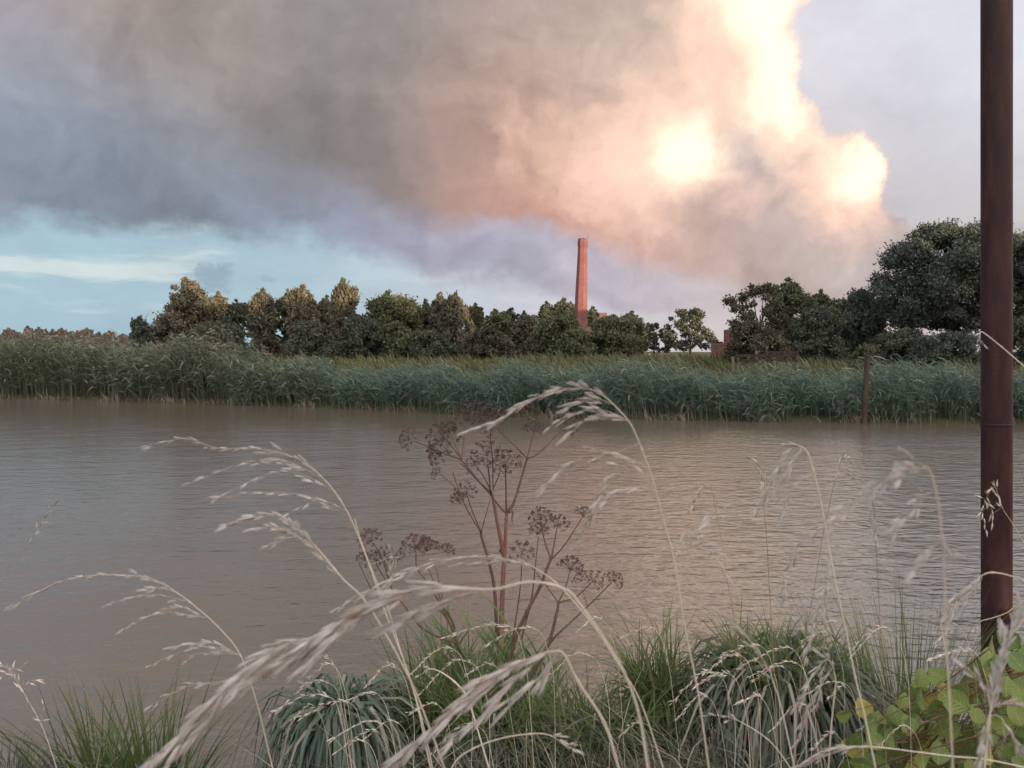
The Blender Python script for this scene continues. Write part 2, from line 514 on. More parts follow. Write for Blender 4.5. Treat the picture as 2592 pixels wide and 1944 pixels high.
M['blond'] = leaf_mat('dry_grass_stem', (.46, .42, .345), (.60, .565, .50), transl=.15, patch=3, obj_random=True)
M['spike'] = leaf_mat('dry_spikelet', (.42, .40, .385), (.63, .615, .61), (.34, .265, .22), transl=.25, patch=9, amt=.22, obj_random=True, rough=.5)
M['spike_far'] = leaf_mat('dry_spikelet_fine', (.46, .43, .39), (.70, .67, .64), (.25, .18, .13), transl=.25, patch=9, amt=.2)
M['stem_dark'] = leaf_mat('brown_grass_stem', (.20, .15, .11), (.32, .25, .19), transl=.1, patch=3, obj_random=True)
M['umbel'] = leaf_mat('dry_umbel', (.060, .038, .034), (.11, .072, .064), (.24, .19, .18), transl=.1, patch=6, amt=.25)
M['tus_green'] = leaf_mat('tussock_green', (.062, .098, .034), (.115, .165, .058), (.24, .22, .14), patch=2.5, amt=.12)
M['tus_teal'] = leaf_mat('tussock_teal', (.075, .120, .094), (.120, .170, .135), (.34, .33, .28), patch=2.5, amt=.22)
M['tus_grey'] = leaf_mat('tussock_grey', (.062, .084, .066), (.120, .142, .112), (.38, .36, .31), patch=2.5, amt=.28)
M['tus_dry'] = leaf_mat('dry_undergrowth', (.22, .20, .15), (.40, .37, .31), (.12, .13, .08), patch=2.5, amt=.3)
M['under'] = leaf_mat('bank_undergrowth', (.055, .075, .045), (.13, .145, .10), (.40, .38, .33), patch=2.5, amt=.30)
M['herb'] = leaf_mat('reed_shoot', (.085, .150, .055), (.14, .21, .08), patch=3)


def angelica_mat():
    m, gg = new_mat('angelica_stem')
    geo = gg.new('ShaderNodeNewGeometry')
    z = gg.sep(geo.outputs['Position'])[2]
    n = gg.noise(gg.mapping(geo.outputs['Position'], scale=(30, 30, 2)), 3, 4)
    c = gg.mix(gg.step(gg.m('MULTIPLY_ADD', n, .3, z), 1.05, 1.4), (.34, .26, .17), (.17, .088, .078))
    c = gg.mix(gg.step(z, 1.55, 1.9), c, (.12, .08, .07))
    finish(gg, principled(gg, c, .55, .3).outputs[0])
    return m


M['ang_stem'] = angelica_mat()
M['ang_branch'] = noise_mat('angelica_branch', (.085, .056, .047), (.15, .10, .085), 12, .6, stretch=(4, 4, .6))


def shrub_leaf_mat():
    m, gg = new_mat('shrub_leaf')
    oi = gg.new('ShaderNodeObjectInfo')
    t = gg.new('ShaderNodeTexCoord')
    xy = gg.sep(t.outputs['Object'])
    r = oi.outputs['Random']
    c = gg.mix(r, (.10, .175, .055), (.18, .245, .07))
    c = gg.mix(gg.step(gg.m('FRACT', gg.m('MULTIPLY', r, 5.7)), .80, 1.0), c, (.34, .31, .08))
    n = gg.noise(t.outputs['Object'], 25, 5)
    c = gg.mix(gg.m('MULTIPLY', gg.step(n, .48, .75), .5), c, (.30, .27, .10))
    ax = gg.m('ABSOLUTE', xy[0])
    vein = gg.m('SINE', gg.m('MULTIPLY', gg.m('SUBTRACT', xy[1], gg.m('MULTIPLY', ax, .8)), 460))
    mid = gg.step(ax, .0016, .0004)
    c = gg.mix(gg.m('MULTIPLY', mid, .6), c, (.34, .38, .16))
    h = gg.m('ADD', gg.m('MULTIPLY', vein, .5), gg.m('MULTIPLY', n, .6))
    b = principled(gg, c, .45, .35, bump(gg, h, .35, .003))
    tr = gg.new('ShaderNodeBsdfTranslucent'); gg.put(tr.inputs[0], c)
    mx = gg.new('ShaderNodeMixShader'); mx.inputs[0].default_value = .3
    gg.nt.links.new(b.outputs[0], mx.inputs[1]); gg.nt.links.new(tr.outputs[0], mx.inputs[2])
    finish(gg, mx.outputs[0])
    return m


M['shrub_leaf'] = shrub_leaf_mat()
M['shrub_stem'] = noise_mat('shrub_stem', (.09, .055, .035), (.15, .11, .06), 20, .7)
M['wood'] = noise_mat('old_wood', (.05, .042, .035), (.16, .135, .11), 5, .85, .6, .02, stretch=(4, 4, .5))
M['wood_pale'] = noise_mat('pale_wood', (.07, .068, .06), (.14, .135, .12), 5, .85, .5, .02, stretch=(4, 4, .5))
M['wood_dark'] = noise_mat('dark_wood', (.018, .015, .013), (.05, .042, .036), 5, .9, .5, .02)
M['soil'] = noise_mat('bank_soil', (.045, .038, .028), (.10, .085, .06), 3, .95, .8, .05)
M['far_soil'] = noise_mat('meadow_soil', (.045, .050, .025), (.075, .075, .035), .5, .95, .5, .1)
M['white'] = noise_mat('turbine_paint', (.07, .075, .085), (.10, .105, .115), 2, .5)


def rust_mat(name, dark, mid, light, sc=1.0):
    m, gg = new_mat(name)
    t = gg.new('ShaderNodeTexCoord')
    v = gg.mapping(t.outputs['Object'], scale=(3, 3, .7))
    n = gg.noise(v, 3 * sc, 8, .65)
    n2 = gg.noise(t.outputs['Object'], 38 * sc, 5, .7)
    n3 = gg.noise(gg.mapping(t.outputs['Object'], scale=(14, 14, .35)), 2 * sc, 4, .6)
    c = gg.mix(gg.step(n, .40, .60), dark, mid)
    c = gg.mix(gg.m('MULTIPLY', gg.step(gg.m('MULTIPLY_ADD', n, .6, gg.m('MULTIPLY', n2, .6)), .58, .80), .75), c, light)
    c = gg.mix(gg.m('MULTIPLY', gg.step(n3, .55, .75), .45), c, dark)
    finish(gg, principled(gg, c, gg.m('MULTIPLY_ADD', n2, .3, .5), .3, bump(gg, gg.m('ADD', n2, n), .35, .004)).outputs[0])
    return m


M['rust'] = rust_mat('rusty_steel', (.017, .0052, .0066), (.030, .0092, .0105), (.055, .022, .019))
M['rust_post'] = rust_mat('rusty_post', (.026, .019, .015), (.045, .031, .024), (.08, .055, .042))


def brick_mat(name, ca, cb, mortar, scale):
    m, gg = new_mat(name)
    t = gg.new('ShaderNodeTexCoord')
    xyz = gg.sep(t.outputs['Object'])
    ang = gg.m('ARCTAN2', xyz[0], xyz[1])
    vec = gg.comb(gg.m('MULTIPLY', ang, 1.1), xyz[2], 0.0)
    b = gg.new('ShaderNodeTexBrick')
    gg.put(b.inputs['Vector'], vec)
    b.inputs['Scale'].default_value = scale
    b.inputs['Mortar Size'].default_value = .012
    for i, c in ((1, ca), (2, cb), (3, mortar)):
        b.inputs[i].default_value = (*c, 1)
    n = gg.noise(t.outputs['Object'], .9, 6, .65)
    n2 = gg.noise(gg.mapping(t.outputs['Object'], scale=(1, 1, .25)), 2.2, 5, .65)
    c = gg.mix(gg.m('MULTIPLY', gg.step(n, .45, .75), .55), b.outputs['Color'], tuple(np.array(cb) * .55))
    c = gg.mix(gg.m('MULTIPLY', gg.step(n2, .58, .8), .35), c, (.45, .33, .29))
    finish(gg, principled(gg, c, .9, .15, bump(gg, b.outputs['Fac'], .3, .02)).outputs[0])
    return m


M['brick'] = brick_mat('red_brick', (.165, .070, .073), (.130, .052, .055), (.18, .125, .125), 2.0)
M['brick_old'] = brick_mat('weathered_brick', (.15, .08, .07), (.115, .068, .06), (.17, .14, .13), 2.0)
M['iron'] = noise_mat('iron_band', (.06, .035, .03), (.10, .06, .05), 4, .7)


def water_mat():
    m, gg = new_mat('river_water')
    geo = gg.new('ShaderNodeNewGeometry')
    pos = geo.outputs['Position']
    # wind ripples: crests run nearly across the view; gustier on the right
    a = gg.noise(gg.mapping(pos, scale=(1.0, 1.8, 1), rot=(0, 0, R(-14))), 2.3, 4, .5, .5)
    b = gg.noise(gg.mapping(pos, scale=(1.0, 1.9, 1), rot=(0, 0, R(9))), 6.0, 2, .5, .3)
    c = gg.noise(gg.mapping(pos, scale=(1.0, 1.8, 1), rot=(0, 0, R(-25))), .55, 3, .5)
    x = gg.sep(pos)[0]
    gust = gg.m('MULTIPLY_ADD', gg.step(gg.m('MULTIPLY_ADD', c, 5.0, x), -3.0, 6.0), .55, .45)
    h = gg.m('ADD', gg.m('MULTIPLY', a, .65), gg.m('MULTIPLY', b, .25))
    h = gg.m('ADD', gg.m('MULTIPLY', h, gust), gg.m('MULTIPLY', c, .5))
    mud = gg.noise(gg.mapping(pos, scale=(.5, 1.2, 1)), .35, 3)
    col = gg.mix(mud, (.100, .084, .066), (.122, .104, .083))
    p = principled(gg, col, .14, .5, bump(gg, h, 1.0, .050))
    p.inputs['IOR'].default_value = 2.0
    finish(gg, p.outputs[0])
    return m


M['water'] = water_mat()

# ------------------------------------------------------------------ setting
shore_px = [(-900, 990), (-300, 1000), (0, 1008), (450, 1020), (850, 1032), (1300, 1055), (1750, 1064), (2200, 1069), (2592, 1073), (3200, 1078)]
shore = np.array([on_z(x, y)[:2] for x, y in shore_px])
shore = shore[np.argsort(shore[:, 0])]


def shore_y(X):
    return np.interp(X, shore[:, 0], shore[:, 1])


def far_h(X, Y):
    t = np.asarray(Y) - shore_y(X)
    return np.interp(t, [-1.5, -.3, .15, .6, 4, 14, 40, 60, 400, 3000], [-.8, -.25, .04, .14, .22, .8, 1.5, 1.7, 1.7, 1.7])


def grid_obj(name, xs, ys, hf, mat, kind='structure', smooth=True):
    X, Y = np.meshgrid(xs, ys)
    V = np.stack([X, Y, hf(X, Y)], -1).reshape(-1, 3)
    nx, ny = len(xs), len(ys)
    i = (np.arange(ny - 1)[:, None] * nx + np.arange(nx - 1)[None]).ravel()
    f = np.stack([i, i + 1, i + nx + 1, i + nx], -1)
    return obj(name, MB().add(V, f).mesh(name, mat, smooth), kind=kind)


# far ground follows the shore line, running out to the horizon
tt = np.concatenate([[-1.5, -.3, .15, .6, 1.5, 2.5, 4, 6, 9, 14, 20, 30, 40, 60, 100, 200, 400, 1000, 3500]])
xs = np.concatenate([[-3500, -900, -300, -120], np.arange(-80, 81, 4), [120, 300, 900, 3500]])
X, T = np.meshgrid(xs, tt)
Yf = shore_y(X) + T
bumpy = .12 * np.sin(X * .7 + T) * (T > 3) * (T < 200)
Vf = np.stack([X, Yf, far_h(X, Yf) + bumpy], -1).reshape(-1, 3)
i = (np.arange(len(tt) - 1)[:, None] * len(xs) + np.arange(len(xs) - 1)[None]).ravel()
obj('meadow_ground', MB().add(Vf, np.stack([i, i + 1, i + len(xs) + 1, i + len(xs)], -1)).mesh('meadow_ground', M['far_soil'], True), kind='structure')

obj('river_water', MB().add([[-400, 1.0, 0], [400, 1.0, 0], [400, 60, 0], [-400, 60, 0]], [[0, 1, 2, 3]]).mesh('river_water', M['water']), kind='structure')


def near_edge(X):
    return 4.55 + .18 * np.sin(X * 1.7 + 1) + .10 * np.sin(X * 4.1) + .25 * np.exp(-((X - .1) / .7) ** 2) + .5 * np.clip((X - .8) / 2, 0, 1)


def near_h(X, Y):
    t = near_edge(X) - np.asarray(Y)
    b = np.interp(t, [-1.5, -.2, 0, .15, .6, 1.6, 4, 40, 300], [-.9, -.3, -.04, .12, .36, .86, .9, 1.1, 1.2])
    return b + .03 * np.sin(X * 5.3 + Y * 3.1) * (t > 0)


grid_obj('near_bank', np.concatenate([[-400, -60, -20], np.arange(-8, 8.1, .16), [20, 60, 400]]),
         np.concatenate([[-300, -100, -30, -10, -4], np.arange(0, 6.3, .12)]), near_h, M['soil'])


# ------------------------------------------------------------------ vegetation: masses
def blades(mb, base, height, width, lean, droop, K=4, mi=0, rs=RS, yaw=None, side_flat=False, tipw=.15):
    """N grass blades: base (N,3), arching over towards azimuth yaw"""
    N = len(base)
    if yaw is None:
        yaw = rs.uniform(0, 2 * np.pi, N)
    t = np.linspace(0, 1, K)[None, :]
    hd = np.stack([np.cos(yaw), np.sin(yaw), 0 * yaw], -1)
    h = height[:, None]
    out = h * (lean[:, None] * t + droop[:, None] * t ** 2.2)
    up = h * (t - .55 * droop[:, None] * t ** 2.6 * np.minimum(1.8, 1 + droop[:, None]))
    Pn = base[:, None, :] + hd[:, None, :] * out[..., None]
    Pn[..., 2] += up
    Wd = width[:, None] * (1 - (1 - tipw) * t ** 1.6) * (.55 + .45 * np.minimum(1, t * 4))
    ang = rs.uniform(0, np.pi, N)
    S = np.stack([np.cos(ang), np.sin(ang), 0 * ang], -1)
    perp = np.stack([-np.sin(yaw), np.cos(yaw), 0 * yaw], -1)
    S = .55 * perp + .45 * S
    S /= np.linalg.norm(S, axis=1, keepdims=True)
    mb.ribbons(Pn, Wd, S, mi)


def reed_plants(mb, base, height, nleaf, ll, lw, rs, mi_leaf=0, mi_stem=0, wind=np.pi, plume=None, stemr=.006):
    """reed stems with long leaves streaming and drooping downwind"""
    N = len(base)
    K = 4
    t = np.linspace(0, 1, K)[None, :]
    yaw = wind + rs.normal(0, .5, N)
    hd = np.stack([np.cos(yaw), np.sin(yaw), 0 * yaw], -1)
    bend = rs.uniform(.06, .28, N)
    Pn = base[:, None, :] + hd[:, None, :] * (height[:, None] * bend[:, None] * t ** 2)[..., None]
    Pn[..., 2] += height[:, None] * t * (1 - .12 * t * bend[:, None] * 3)
    ang = rs.uniform(0, np.pi, N)
    S = np.stack([np.cos(ang), np.sin(ang), 0 * ang], -1)
    mb.ribbons(Pn, np.full((N, K), stemr), S, mi_stem)
    for k in range(nleaf):
        f = (k + rs.uniform(.3, 1.0, N)) / nleaf
        f = .34 + .66 * f
        p0 = base + hd * (height * bend * f ** 2)[:, None]
        p0[:, 2] += height * f * (1 - .36 * f * bend)
        L = ll * rs.uniform(.6, 1.2, N)
        ya = wind + rs.normal(0, .75, N)
        d = np.stack([np.cos(ya), np.sin(ya), 0 * ya], -1)
        rise = rs.uniform(.2, .95, N)
        dr = rs.uniform(.15, 1.0, N)
        tt_ = np.linspace(0, 1, K)[None, :]
        Q = p0[:, None, :] + d[:, None, :] * (L[:, None] * (.85 * tt_ - .15 * tt_ ** 2))[..., None]
        Q[..., 2] += L[:, None] * (rise[:, None] * tt_ - dr[:, None] * tt_ ** 2)
        Wd = lw * rs.uniform(.7, 1.3, N)[:, None] * np.array([.5, 1, .8, .08])[None, :]
        tw = rs.uniform(-.8, .8, N)
        S = np.stack([-np.sin(ya) * np.cos(tw), np.cos(ya) * np.cos(tw), np.sin(tw)], -1)
        mb.ribbons(Q, Wd, S, mi_leaf)
    if plume is not None:
        sel = rs.rand(N) < plume
        top = Pn[sel, -1]
        n = len(top)
        for k in range(3):
            L = rs.uniform(.15, .32, n)
            Q = top[:, None, :] + hd[sel][:, None, :] * (L[:, None] * t * .8)[..., None]
            Q[..., 2] += L[:, None] * (.5 * t - .65 * t ** 2) + rs.normal(0, .02, (n, 1))
            Wd = .016 * np.array([.3, 1, .8, .2])[None, :] * np.ones((n, 1))
            a2 = rs.uniform(0, np.pi, n)
            mb.ribbons(Q, Wd, np.stack([np.cos(a2) * .3, np.sin(a2) * .3, np.ones(n)], -1) / 1.05, 2)


rs = np.random.RandomState(11)
N = 7600
Xr = rs.uniform(-14, 26, N)
Tr = rs.beta(1.1, 1.6, N) * 6.0 - .25
lump = 1 + .13 * np.sin(Xr * 1.3 + .5 + np.sin(Xr * .6)) + .11 * np.sin(Xr * 2.9 + Tr) + .08 * np.sin(Xr * .47)
Tr = Tr + .35 * np.sin(Xr * 1.9) * np.sin(Xr * .7 + 1)
Yr = shore_y(Xr) + Tr
Hr = 1.62 * lump * rs.uniform(.62, 1.16, N) * np.where(Tr > 4, .85, 1)
base = np.stack([Xr, Yr, far_h(Xr, Yr) - .05], -1)
mb = MB()
reed_plants(mb, base, Hr, 6, .62, .021, rs, wind=np.pi * .97)
obj('reed_bed', mb.mesh('reed_bed', M['reed']), kind='stuff', label='blue-green reed bed leaning left along the far waterline')

N = 6500
Xr = rs.uniform(-48, -8.5, N)
Tr = rs.beta(1.1, 1.5, N) * 7 - .3
keep = rs.rand(N) < np.clip((-8 - Xr + rs.normal(0, 1.2, N)) / 3, 0, 1)
Xr, Tr = Xr[keep], Tr[keep]
N = len(Xr)
Yr = shore_y(Xr) + Tr
tall = (np.interp(Xr, [-48, -24, -17, -13, -9], [3.35, 3.1, 2.7, 2.15, 1.6]) + .95 * np.exp(-((Xr + 13.9) / 1.5) ** 2) + .25 * np.sin(Xr * .8 + 2)) * (1 + .07 * np.sin(Xr * 1.1) + .06 * np.sin(Xr * 2.7 + Tr))
Hr = tall * rs.uniform(.6, 1.1, N)
base = np.stack([Xr, Yr, far_h(Xr, Yr) - .05], -1)
mb = MB()
reed_plants(mb, base, Hr, 7, .75, .026, rs, wind=np.pi * .97, plume=.10)
obj('tall_reed_bed', mb.mesh('tall_reed_bed', [M['reed_tall'], M['reed_tall'], M['plume']]), kind='stuff', label='taller olive reed bed with brown plumes on the far bank')

# dead, broken leaves at the foot of the reeds
N = 1000
Xr = rs.uniform(-46, 24, N)
Xr = Xr + .9 * np.sin(Xr * 1.7) + .5 * np.sin(Xr * 4.1)
base = np.stack([Xr, shore_y(Xr) + rs.uniform(-.35, .35, N), np.full(N, -.02)], -1)
mb = MB()
blades(mb, base, rs.uniform(.25, .9, N), np.full(N, .014), rs.uniform(0, .6, N), rs.uniform(.1, 1.1, N), rs=rs, yaw=rs.normal(np.pi, 1.1, N))
obj('dead_reeds', mb.mesh('dead_reeds', M['reed_dead']), kind='stuff', label='pale broken reed leaves along the foot of the reed bed')

# rough meadow between reeds and trees
N = 46000
Tm = 4.5 + 62 * rs.beta(1.0, 1.7, N)
Xm = rs.uniform(-1, 1, N) * (30 + Tm * .75)
Ym = shore_y(Xm) + Tm
Hm = (.72 + .3 * np.sin(Xm * 2.1 + 1.7 * np.sin(Ym * .9)) * np.sin(Ym * 1.1) + .25 * np.sin(Xm * .9) * np.sin(Ym * .5) + .2 * np.sin(Xm * .31 + Ym * .8)) * rs.uniform(.5, 1.3, N)
base = np.stack([Xm, Ym, far_h(Xm, Ym) - .05], -1)
mb = MB()
blades(mb, base, Hm, .022 + .0011 * Tm, rs.uniform(0, .4, N), rs.uniform(.1, .7, N), K=4, rs=rs, yaw=np.pi + rs.normal(0, 1.0, N))
obj('meadow_herbage', mb.mesh('meadow_herbage', M['meadow']), kind='stuff', label='rough olive meadow herbage between the reeds and the trees')


# ------------------------------------------------------------------ trees
def leaf_cards(mb, C, size, rs, n_out=None, elong=1.5, droop=0.0, mi=0):
    N = len(C)
    nrm = rs.normal(0, 1, (N, 3))
    if n_out is not None:
        nrm = nrm + n_out * 1.0
    nrm /= np.linalg.norm(nrm, axis=1, keepdims=True)
    r = rs.normal(0, 1, (N, 3))
    if droop:
        r[:, 2] -= droop * 2
    A = r - nrm * np.sum(r * nrm, 1, keepdims=True)
    A /= np.linalg.norm(A, axis=1, keepdims=True)
    B = np.cross(nrm, A)
    s = size * rs.uniform(.6, 1.4, N)[:, None]
    a, b = A * s * elong * .5, B * s * .5
    v = np.stack([C - a, C - .1 * a + b, C + a, C - .1 * a - b], 1)
    i = np.arange(N)[:, None] * 4 + np.arange(4)
    mb.add(v, i, mi)


def make_tree(kind, mat, label, px, top_y, hw, dist, seed, base_y=None, name='tree', cat='tree', dens=1.0, group=None, skirt=.12, gz=None):
    rs = np.random.RandomState(seed)
    top = at(px, top_y, dist)
    X, Y, ztop = top
    z0 = float(far_h(X, Y)) if gz is None else gz
    H = ztop - z0
    r = hw * dist / FPX * (1.0 if kind in ('airy', 'big', 'bush') else 1.12)
    root = empty(name, (X, Y, z0), label, cat, group)
    zb = H * skirt                        # crown bottom
    ch = H - zb
    lob = []
    nl = {'round': 44, 'cone': 48, 'willow': 50, 'airy': 40, 'bush': 34, 'big': 110}[kind]
    ph = rs.uniform(0, 6.28, 4)
    for k in range(nl):
        f = (k + .5) / nl
        q = f ** 1.05 * .97
        hz = zb + ch * q
        if kind == 'cone':
            pr = (1 - q) ** .65 * .98 + .10
        elif kind == 'willow':
            pr = math.sqrt(max(.05, 1 - (max(0, q - .30) / .74) ** 2)) * (.9 + .1 * math.sin(q * 7 + ph[0]))
        elif kind == 'big':
            pr = math.sqrt(max(.05, 1 - ((q - .48) / .56) ** 2)) * .98
        elif kind == 'bush':
            pr = math.sqrt(max(.04, 1 - (max(0, q - .15) / .88) ** 2))
        else:
            pr = math.sqrt(max(.05, 1 - (max(0, q - .32) / .72) ** 2)) * (.88 if q < .15 else 1)
        pr *= 1 + .14 * math.sin(q * 9 + ph[1])
        lr = r * rs.uniform(.17, .40) * (.62 if kind in ('airy', 'big') else 1) * (.62 + .38 * pr)
        lr = min(lr, ch * .22)
        rad = max(0, pr * r - lr * .8) * (1 if rs.rand() < .6 else rs.uniform(.2, .9))
        a = k * 2.39996 + rs.uniform(-.5, .5)
        wob = r * .16 * math.sin(q * 6 + ph[2])
        lob.append((rad * math.cos(a) + wob, rad * math.sin(a), min(hz, H - lr * .85) * (.93 if kind in ('willow', 'cone', 'round') else 1), lr))
    if kind in ('willow', 'cone', 'round'):
        # leaders and side shoots of unequal height
        for j in range(7 if kind != 'round' else 5):
            a, q = rs.uniform(0, 6.28), rs.uniform(0, .30 if kind == 'cone' else .62)
            top_ = H * (1 - .16 * q - rs.uniform(0, .10)) if j else H
            x_, y_ = r * q * math.cos(a) * (j > 0), r * q * math.sin(a) * (j > 0)
            for m_ in range(3):
                lr = r * (.09 + .055 * m_) * rs.uniform(.8, 1.3)
                lob.append((x_ + rs.normal(0, .04) * r, y_, top_ - lr - m_ * r * .20, lr))
    else:
        lob.append((r * .16 * math.sin(6 + ph[2]), 0, H - min(r * .2, ch * .2), min(r * .2, ch * .2)))
    lob = np.array(lob)
    # trunk and limbs
    tb = MB()
    tr = max(.08, min(.34, H * .026))
    lean = rs.uniform(-.03, .03, 2)
    hs = np.linspace(-.15, H * (.6 if kind == 'airy' else .78), 7)
    tp = np.stack([lean[0] * hs + .06 * np.sin(hs), lean[1] * hs, hs], -1)
    tb.tube(tp, np.linspace(tr * 1.2, tr * .3, 7), 7)
    nlim = 14 if kind in ('airy', 'big') else 6
    for j in rs.permutation(len(lob))[:nlim]:
        c = lob[j, :3]
        s0 = H * rs.uniform(.18, .5) if c[2] > H * .4 else c[2] * .6
        s0 = min(s0, c[2] * .9)
        p0 = np.array([np.interp(s0, hs, tp[:, 0]), np.interp(s0, hs, tp[:, 1]), s0])
        m_ = (p0 + c) / 2 + np.array([0, 0, -.08 * np.linalg.norm(c - p0)])
        cv = catmull([p0, m_, c], 4)
        tb.tube(cv, np.linspace(tr * .5, tr * .12, len(cv)), 5)
    obj('trunk', tb.mesh('trunk', M['bark'], True), root)
    # leaves: shells of each lobe, thinner inside
    px_m = dist / FPX * 2.53              # metres per rendered pixel
    size = max(.09, px_m * 1.75)
    cover = {'round': 1.25, 'cone': 1.25, 'willow': 1.3, 'airy': .75, 'bush': 1.15, 'big': .85}[kind] * dens
    area = 4 * np.pi * lob[:, 3] ** 2
    n = (area * cover / (size ** 2 * .75)).astype(int) + 8
    idx = np.repeat(np.arange(len(lob)), n)
    u = rs.normal(0, 1, (len(idx), 3))
    u /= np.linalg.norm(u, axis=1, keepdims=True)
    rr = lob[idx, 3] * rs.uniform(.25, 1.0, len(idx)) ** .6 * (1 + .55 * (rs.rand(len(idx)) < .30) * rs.rand(len(idx)) ** 1.5)
    rr *= 1 + .34 * np.sin(u[:, 0] * 5 + idx) * np.sin(u[:, 1] * 5 + 2 * idx) * np.sin(u[:, 2] * 6)
    C = lob[idx, :3] + u * rr[:, None] * np.array([1, 1, 1.25 if kind == 'willow' else .72])
    if kind == 'willow':
        C[:, 2] -= rs.uniform(0, .5, len(idx)) ** 2 * lob[idx, 3] * 1.2
    C[:, 2] = np.maximum(C[:, 2], .1)
    cb = MB()
    leaf_cards(cb, C, size, rs, u, 2.3 if kind == 'willow' else 1.5, .8 if kind == 'willow' else 0)
    # stray sprigs that break the outline
    ns = int(len(lob) * 9)
    ii = rs.randint(0, len(lob), ns)
    uu = rs.normal(0, 1, (ns, 3)); uu[:, 2] = np.abs(uu[:, 2]) * .8
    uu /= np.linalg.norm(uu, axis=1, keepdims=True)
    for q in (1.02, 1.13, 1.24):
        leaf_cards(cb, lob[ii, :3] + uu * lob[ii, 3][:, None] * q * np.array([1, 1, .9]), size * .8, rs, None, 1.8)
    obj('crown', cb.mesh('crown', mat), root)
    return root


T_ = [
    # kind, material, label, x, top, half width, distance
    ('cone', 'willow', 'broad stepped tree with sunlit crest, leftmost of the tree belt', 470, 700, 78, 92),
    ('round', 'willow', 'low tree with orange sunlit top right of the stepped tree', 553, 738, 46, 97),
    ('round', 'tree_dark', 'small dark unlit tree before the orange-topped tree', 598, 757, 36, 88),
    ('willow', 'willow', 'grey-green willow beside the small dark tree', 665, 730, 42, 94),
    ('round', 'tree_dark', 'narrow dark tree between two pale willows', 724, 742, 36, 98),
    ('willow', 'willow', 'golden domed willow in the middle of the left belt', 764, 720, 50, 90),
    ('willow', 'willow', 'twin-topped willow, tall and pale, right of the golden dome', 868, 705, 44, 95),
    ('willow', 'willow', 'short pale willow leaning on the twin-topped one', 826, 748, 34, 91),
    ('round', 'tree_a', 'wide rounded tree with sunlit yellow shoulder in mid belt', 984, 734, 78, 91),
    ('bush', 'tree_dark', 'dark low bush under the twin-topped willow', 915, 795, 64, 84),
    ('round', 'tree_a', 'green tree just right of the yellow-shouldered one', 1078, 757, 38, 98),
    ('willow', 'willow', 'slim pale willow with a pointed top', 1112, 741, 32, 95),
    ('willow', 'willow', 'bushy pale willow right of the pointed one', 1153, 740, 44, 91),
    ('willow', 'tree_a', 'small spindly tree at the dip in the belt', 1205, 768, 30, 95),
    ('bush', 'tree_dark', 'dark bush at the belt foot below the pointed willow', 1085, 835, 62, 83),
    ('round', 'tree_a', 'low olive tree in the dip left of the chimney', 1255, 782, 50, 92),
    ('round', 'tree_dark', 'dark rounded tree behind the dip', 1292, 778, 36, 104),
    ('round', 'willow', 'small reddish sunlit tree tip before the dark trees', 1328, 787, 26, 100),
    ('bush', 'brown_bush', 'sprawling twiggy bush at the meadow edge left of the chimney', 1238, 828, 62, 80),
    ('round', 'tree_dark', 'tall dark tree behind the chimney, farther left one', 1381, 762, 36, 150),
    ('round', 'tree_dark', 'tall dark tree touching the left side of the chimney', 1428, 753, 46, 150),
    ('willow', 'tree_a', 'feathery green tree hiding the left foot of the chimney', 1412, 790, 62, 96),
    ('bush', 'tree_a', 'round green bush before the chimney foot', 1462, 832, 48, 88),
    ('round', 'tree_dark', 'dark sliver of a tree right behind the chimney', 1500, 776, 28, 160),
    ('round', 'tree_a', 'round bushy tree with warm right flank, right of the chimney', 1556, 794, 76, 100),
    ('round', 'tree_dark', 'dark tree peeping out behind the warm round tree', 1600, 787, 30, 150),
    ('airy', 'tree_dark', 'small airy tree with pale gaps in the open stretch', 1655, 818, 36, 135),
    ('airy', 'tree_dark', 'larger domed airy tree standing in the open stretch', 1748, 780, 66, 130),
    ('airy', 'brown_bush', 'open-branched brownish tree by the brick ruin', 1925, 716, 84, 72),
    ('round', 'tree_a', 'leafy green tree crowding behind the open-branched one', 1995, 702, 58, 80),
    ('round', 'tree_a', 'small light-topped tree near the willow at right', 2078, 732, 44, 82),
    ('round', 'tree_dark', 'dark dense tree between ruin and willow', 2066, 768, 66, 70),
    ('bush', 'brown_bush', 'thorny brown bush beside the old plank fence', 1905, 812, 82, 65),
    ('willow', 'big', 'grey weeping willow left of the biggest tree', 2184, 733, 70, 78),
    ('big', 'big', 'biggest tree, dark ash with spreading crown behind the steel pile', 2410, 566, 196, 72),
    ('bush', 'tree_dark', 'dark bush at the foot of the weeping willow', 2290, 832, 72, 62),
    ('bush', 'big', 'broad bush at the foot of the biggest tree', 2400, 838, 96, 60),
    ('big', 'big', 'tree at the right frame edge beyond the steel pile', 2660, 600, 120, 74),
    ('bush', 'tree_dark', 'bush right of the steel pile at the frame edge', 2590, 800, 80, 62),
    ('bush', 'tree_dark', 'dark underwood bush below the golden dome', 790, 815, 62, 83),
    ('bush', 'tree_dark', 'dark underwood bush below the stepped tree', 560, 815, 70, 84),
    ('bush', 'tree_a', 'green underwood bush below the yellow-shouldered tree', 1005, 812, 60, 84),
]
for k, (kind, mat, label, x, ty, hw, d) in enumerate(T_):
    make_tree(kind, M[mat], label, x, ty, hw, d, 100 + k, name='bush' if kind == 'bush' else 'tree', cat='bush' if kind == 'bush' else 'tree',
              skirt=.16 if kind == 'airy' else .26 if kind == 'big' else .0)
make_tree('willow', M['big'], 'small bluish shrub standing alone left of the tree belt', 354, 801, 32, 90, 301, name='shrub', cat='shrub', skirt=.05)
make_tree('bush', M['brown_bush'], 'dark twiggy thicket rising out of the tall reeds', 545, 838, 62, 44.0, 302, name='thicket', cat='shrub', skirt=.02, dens=.8)
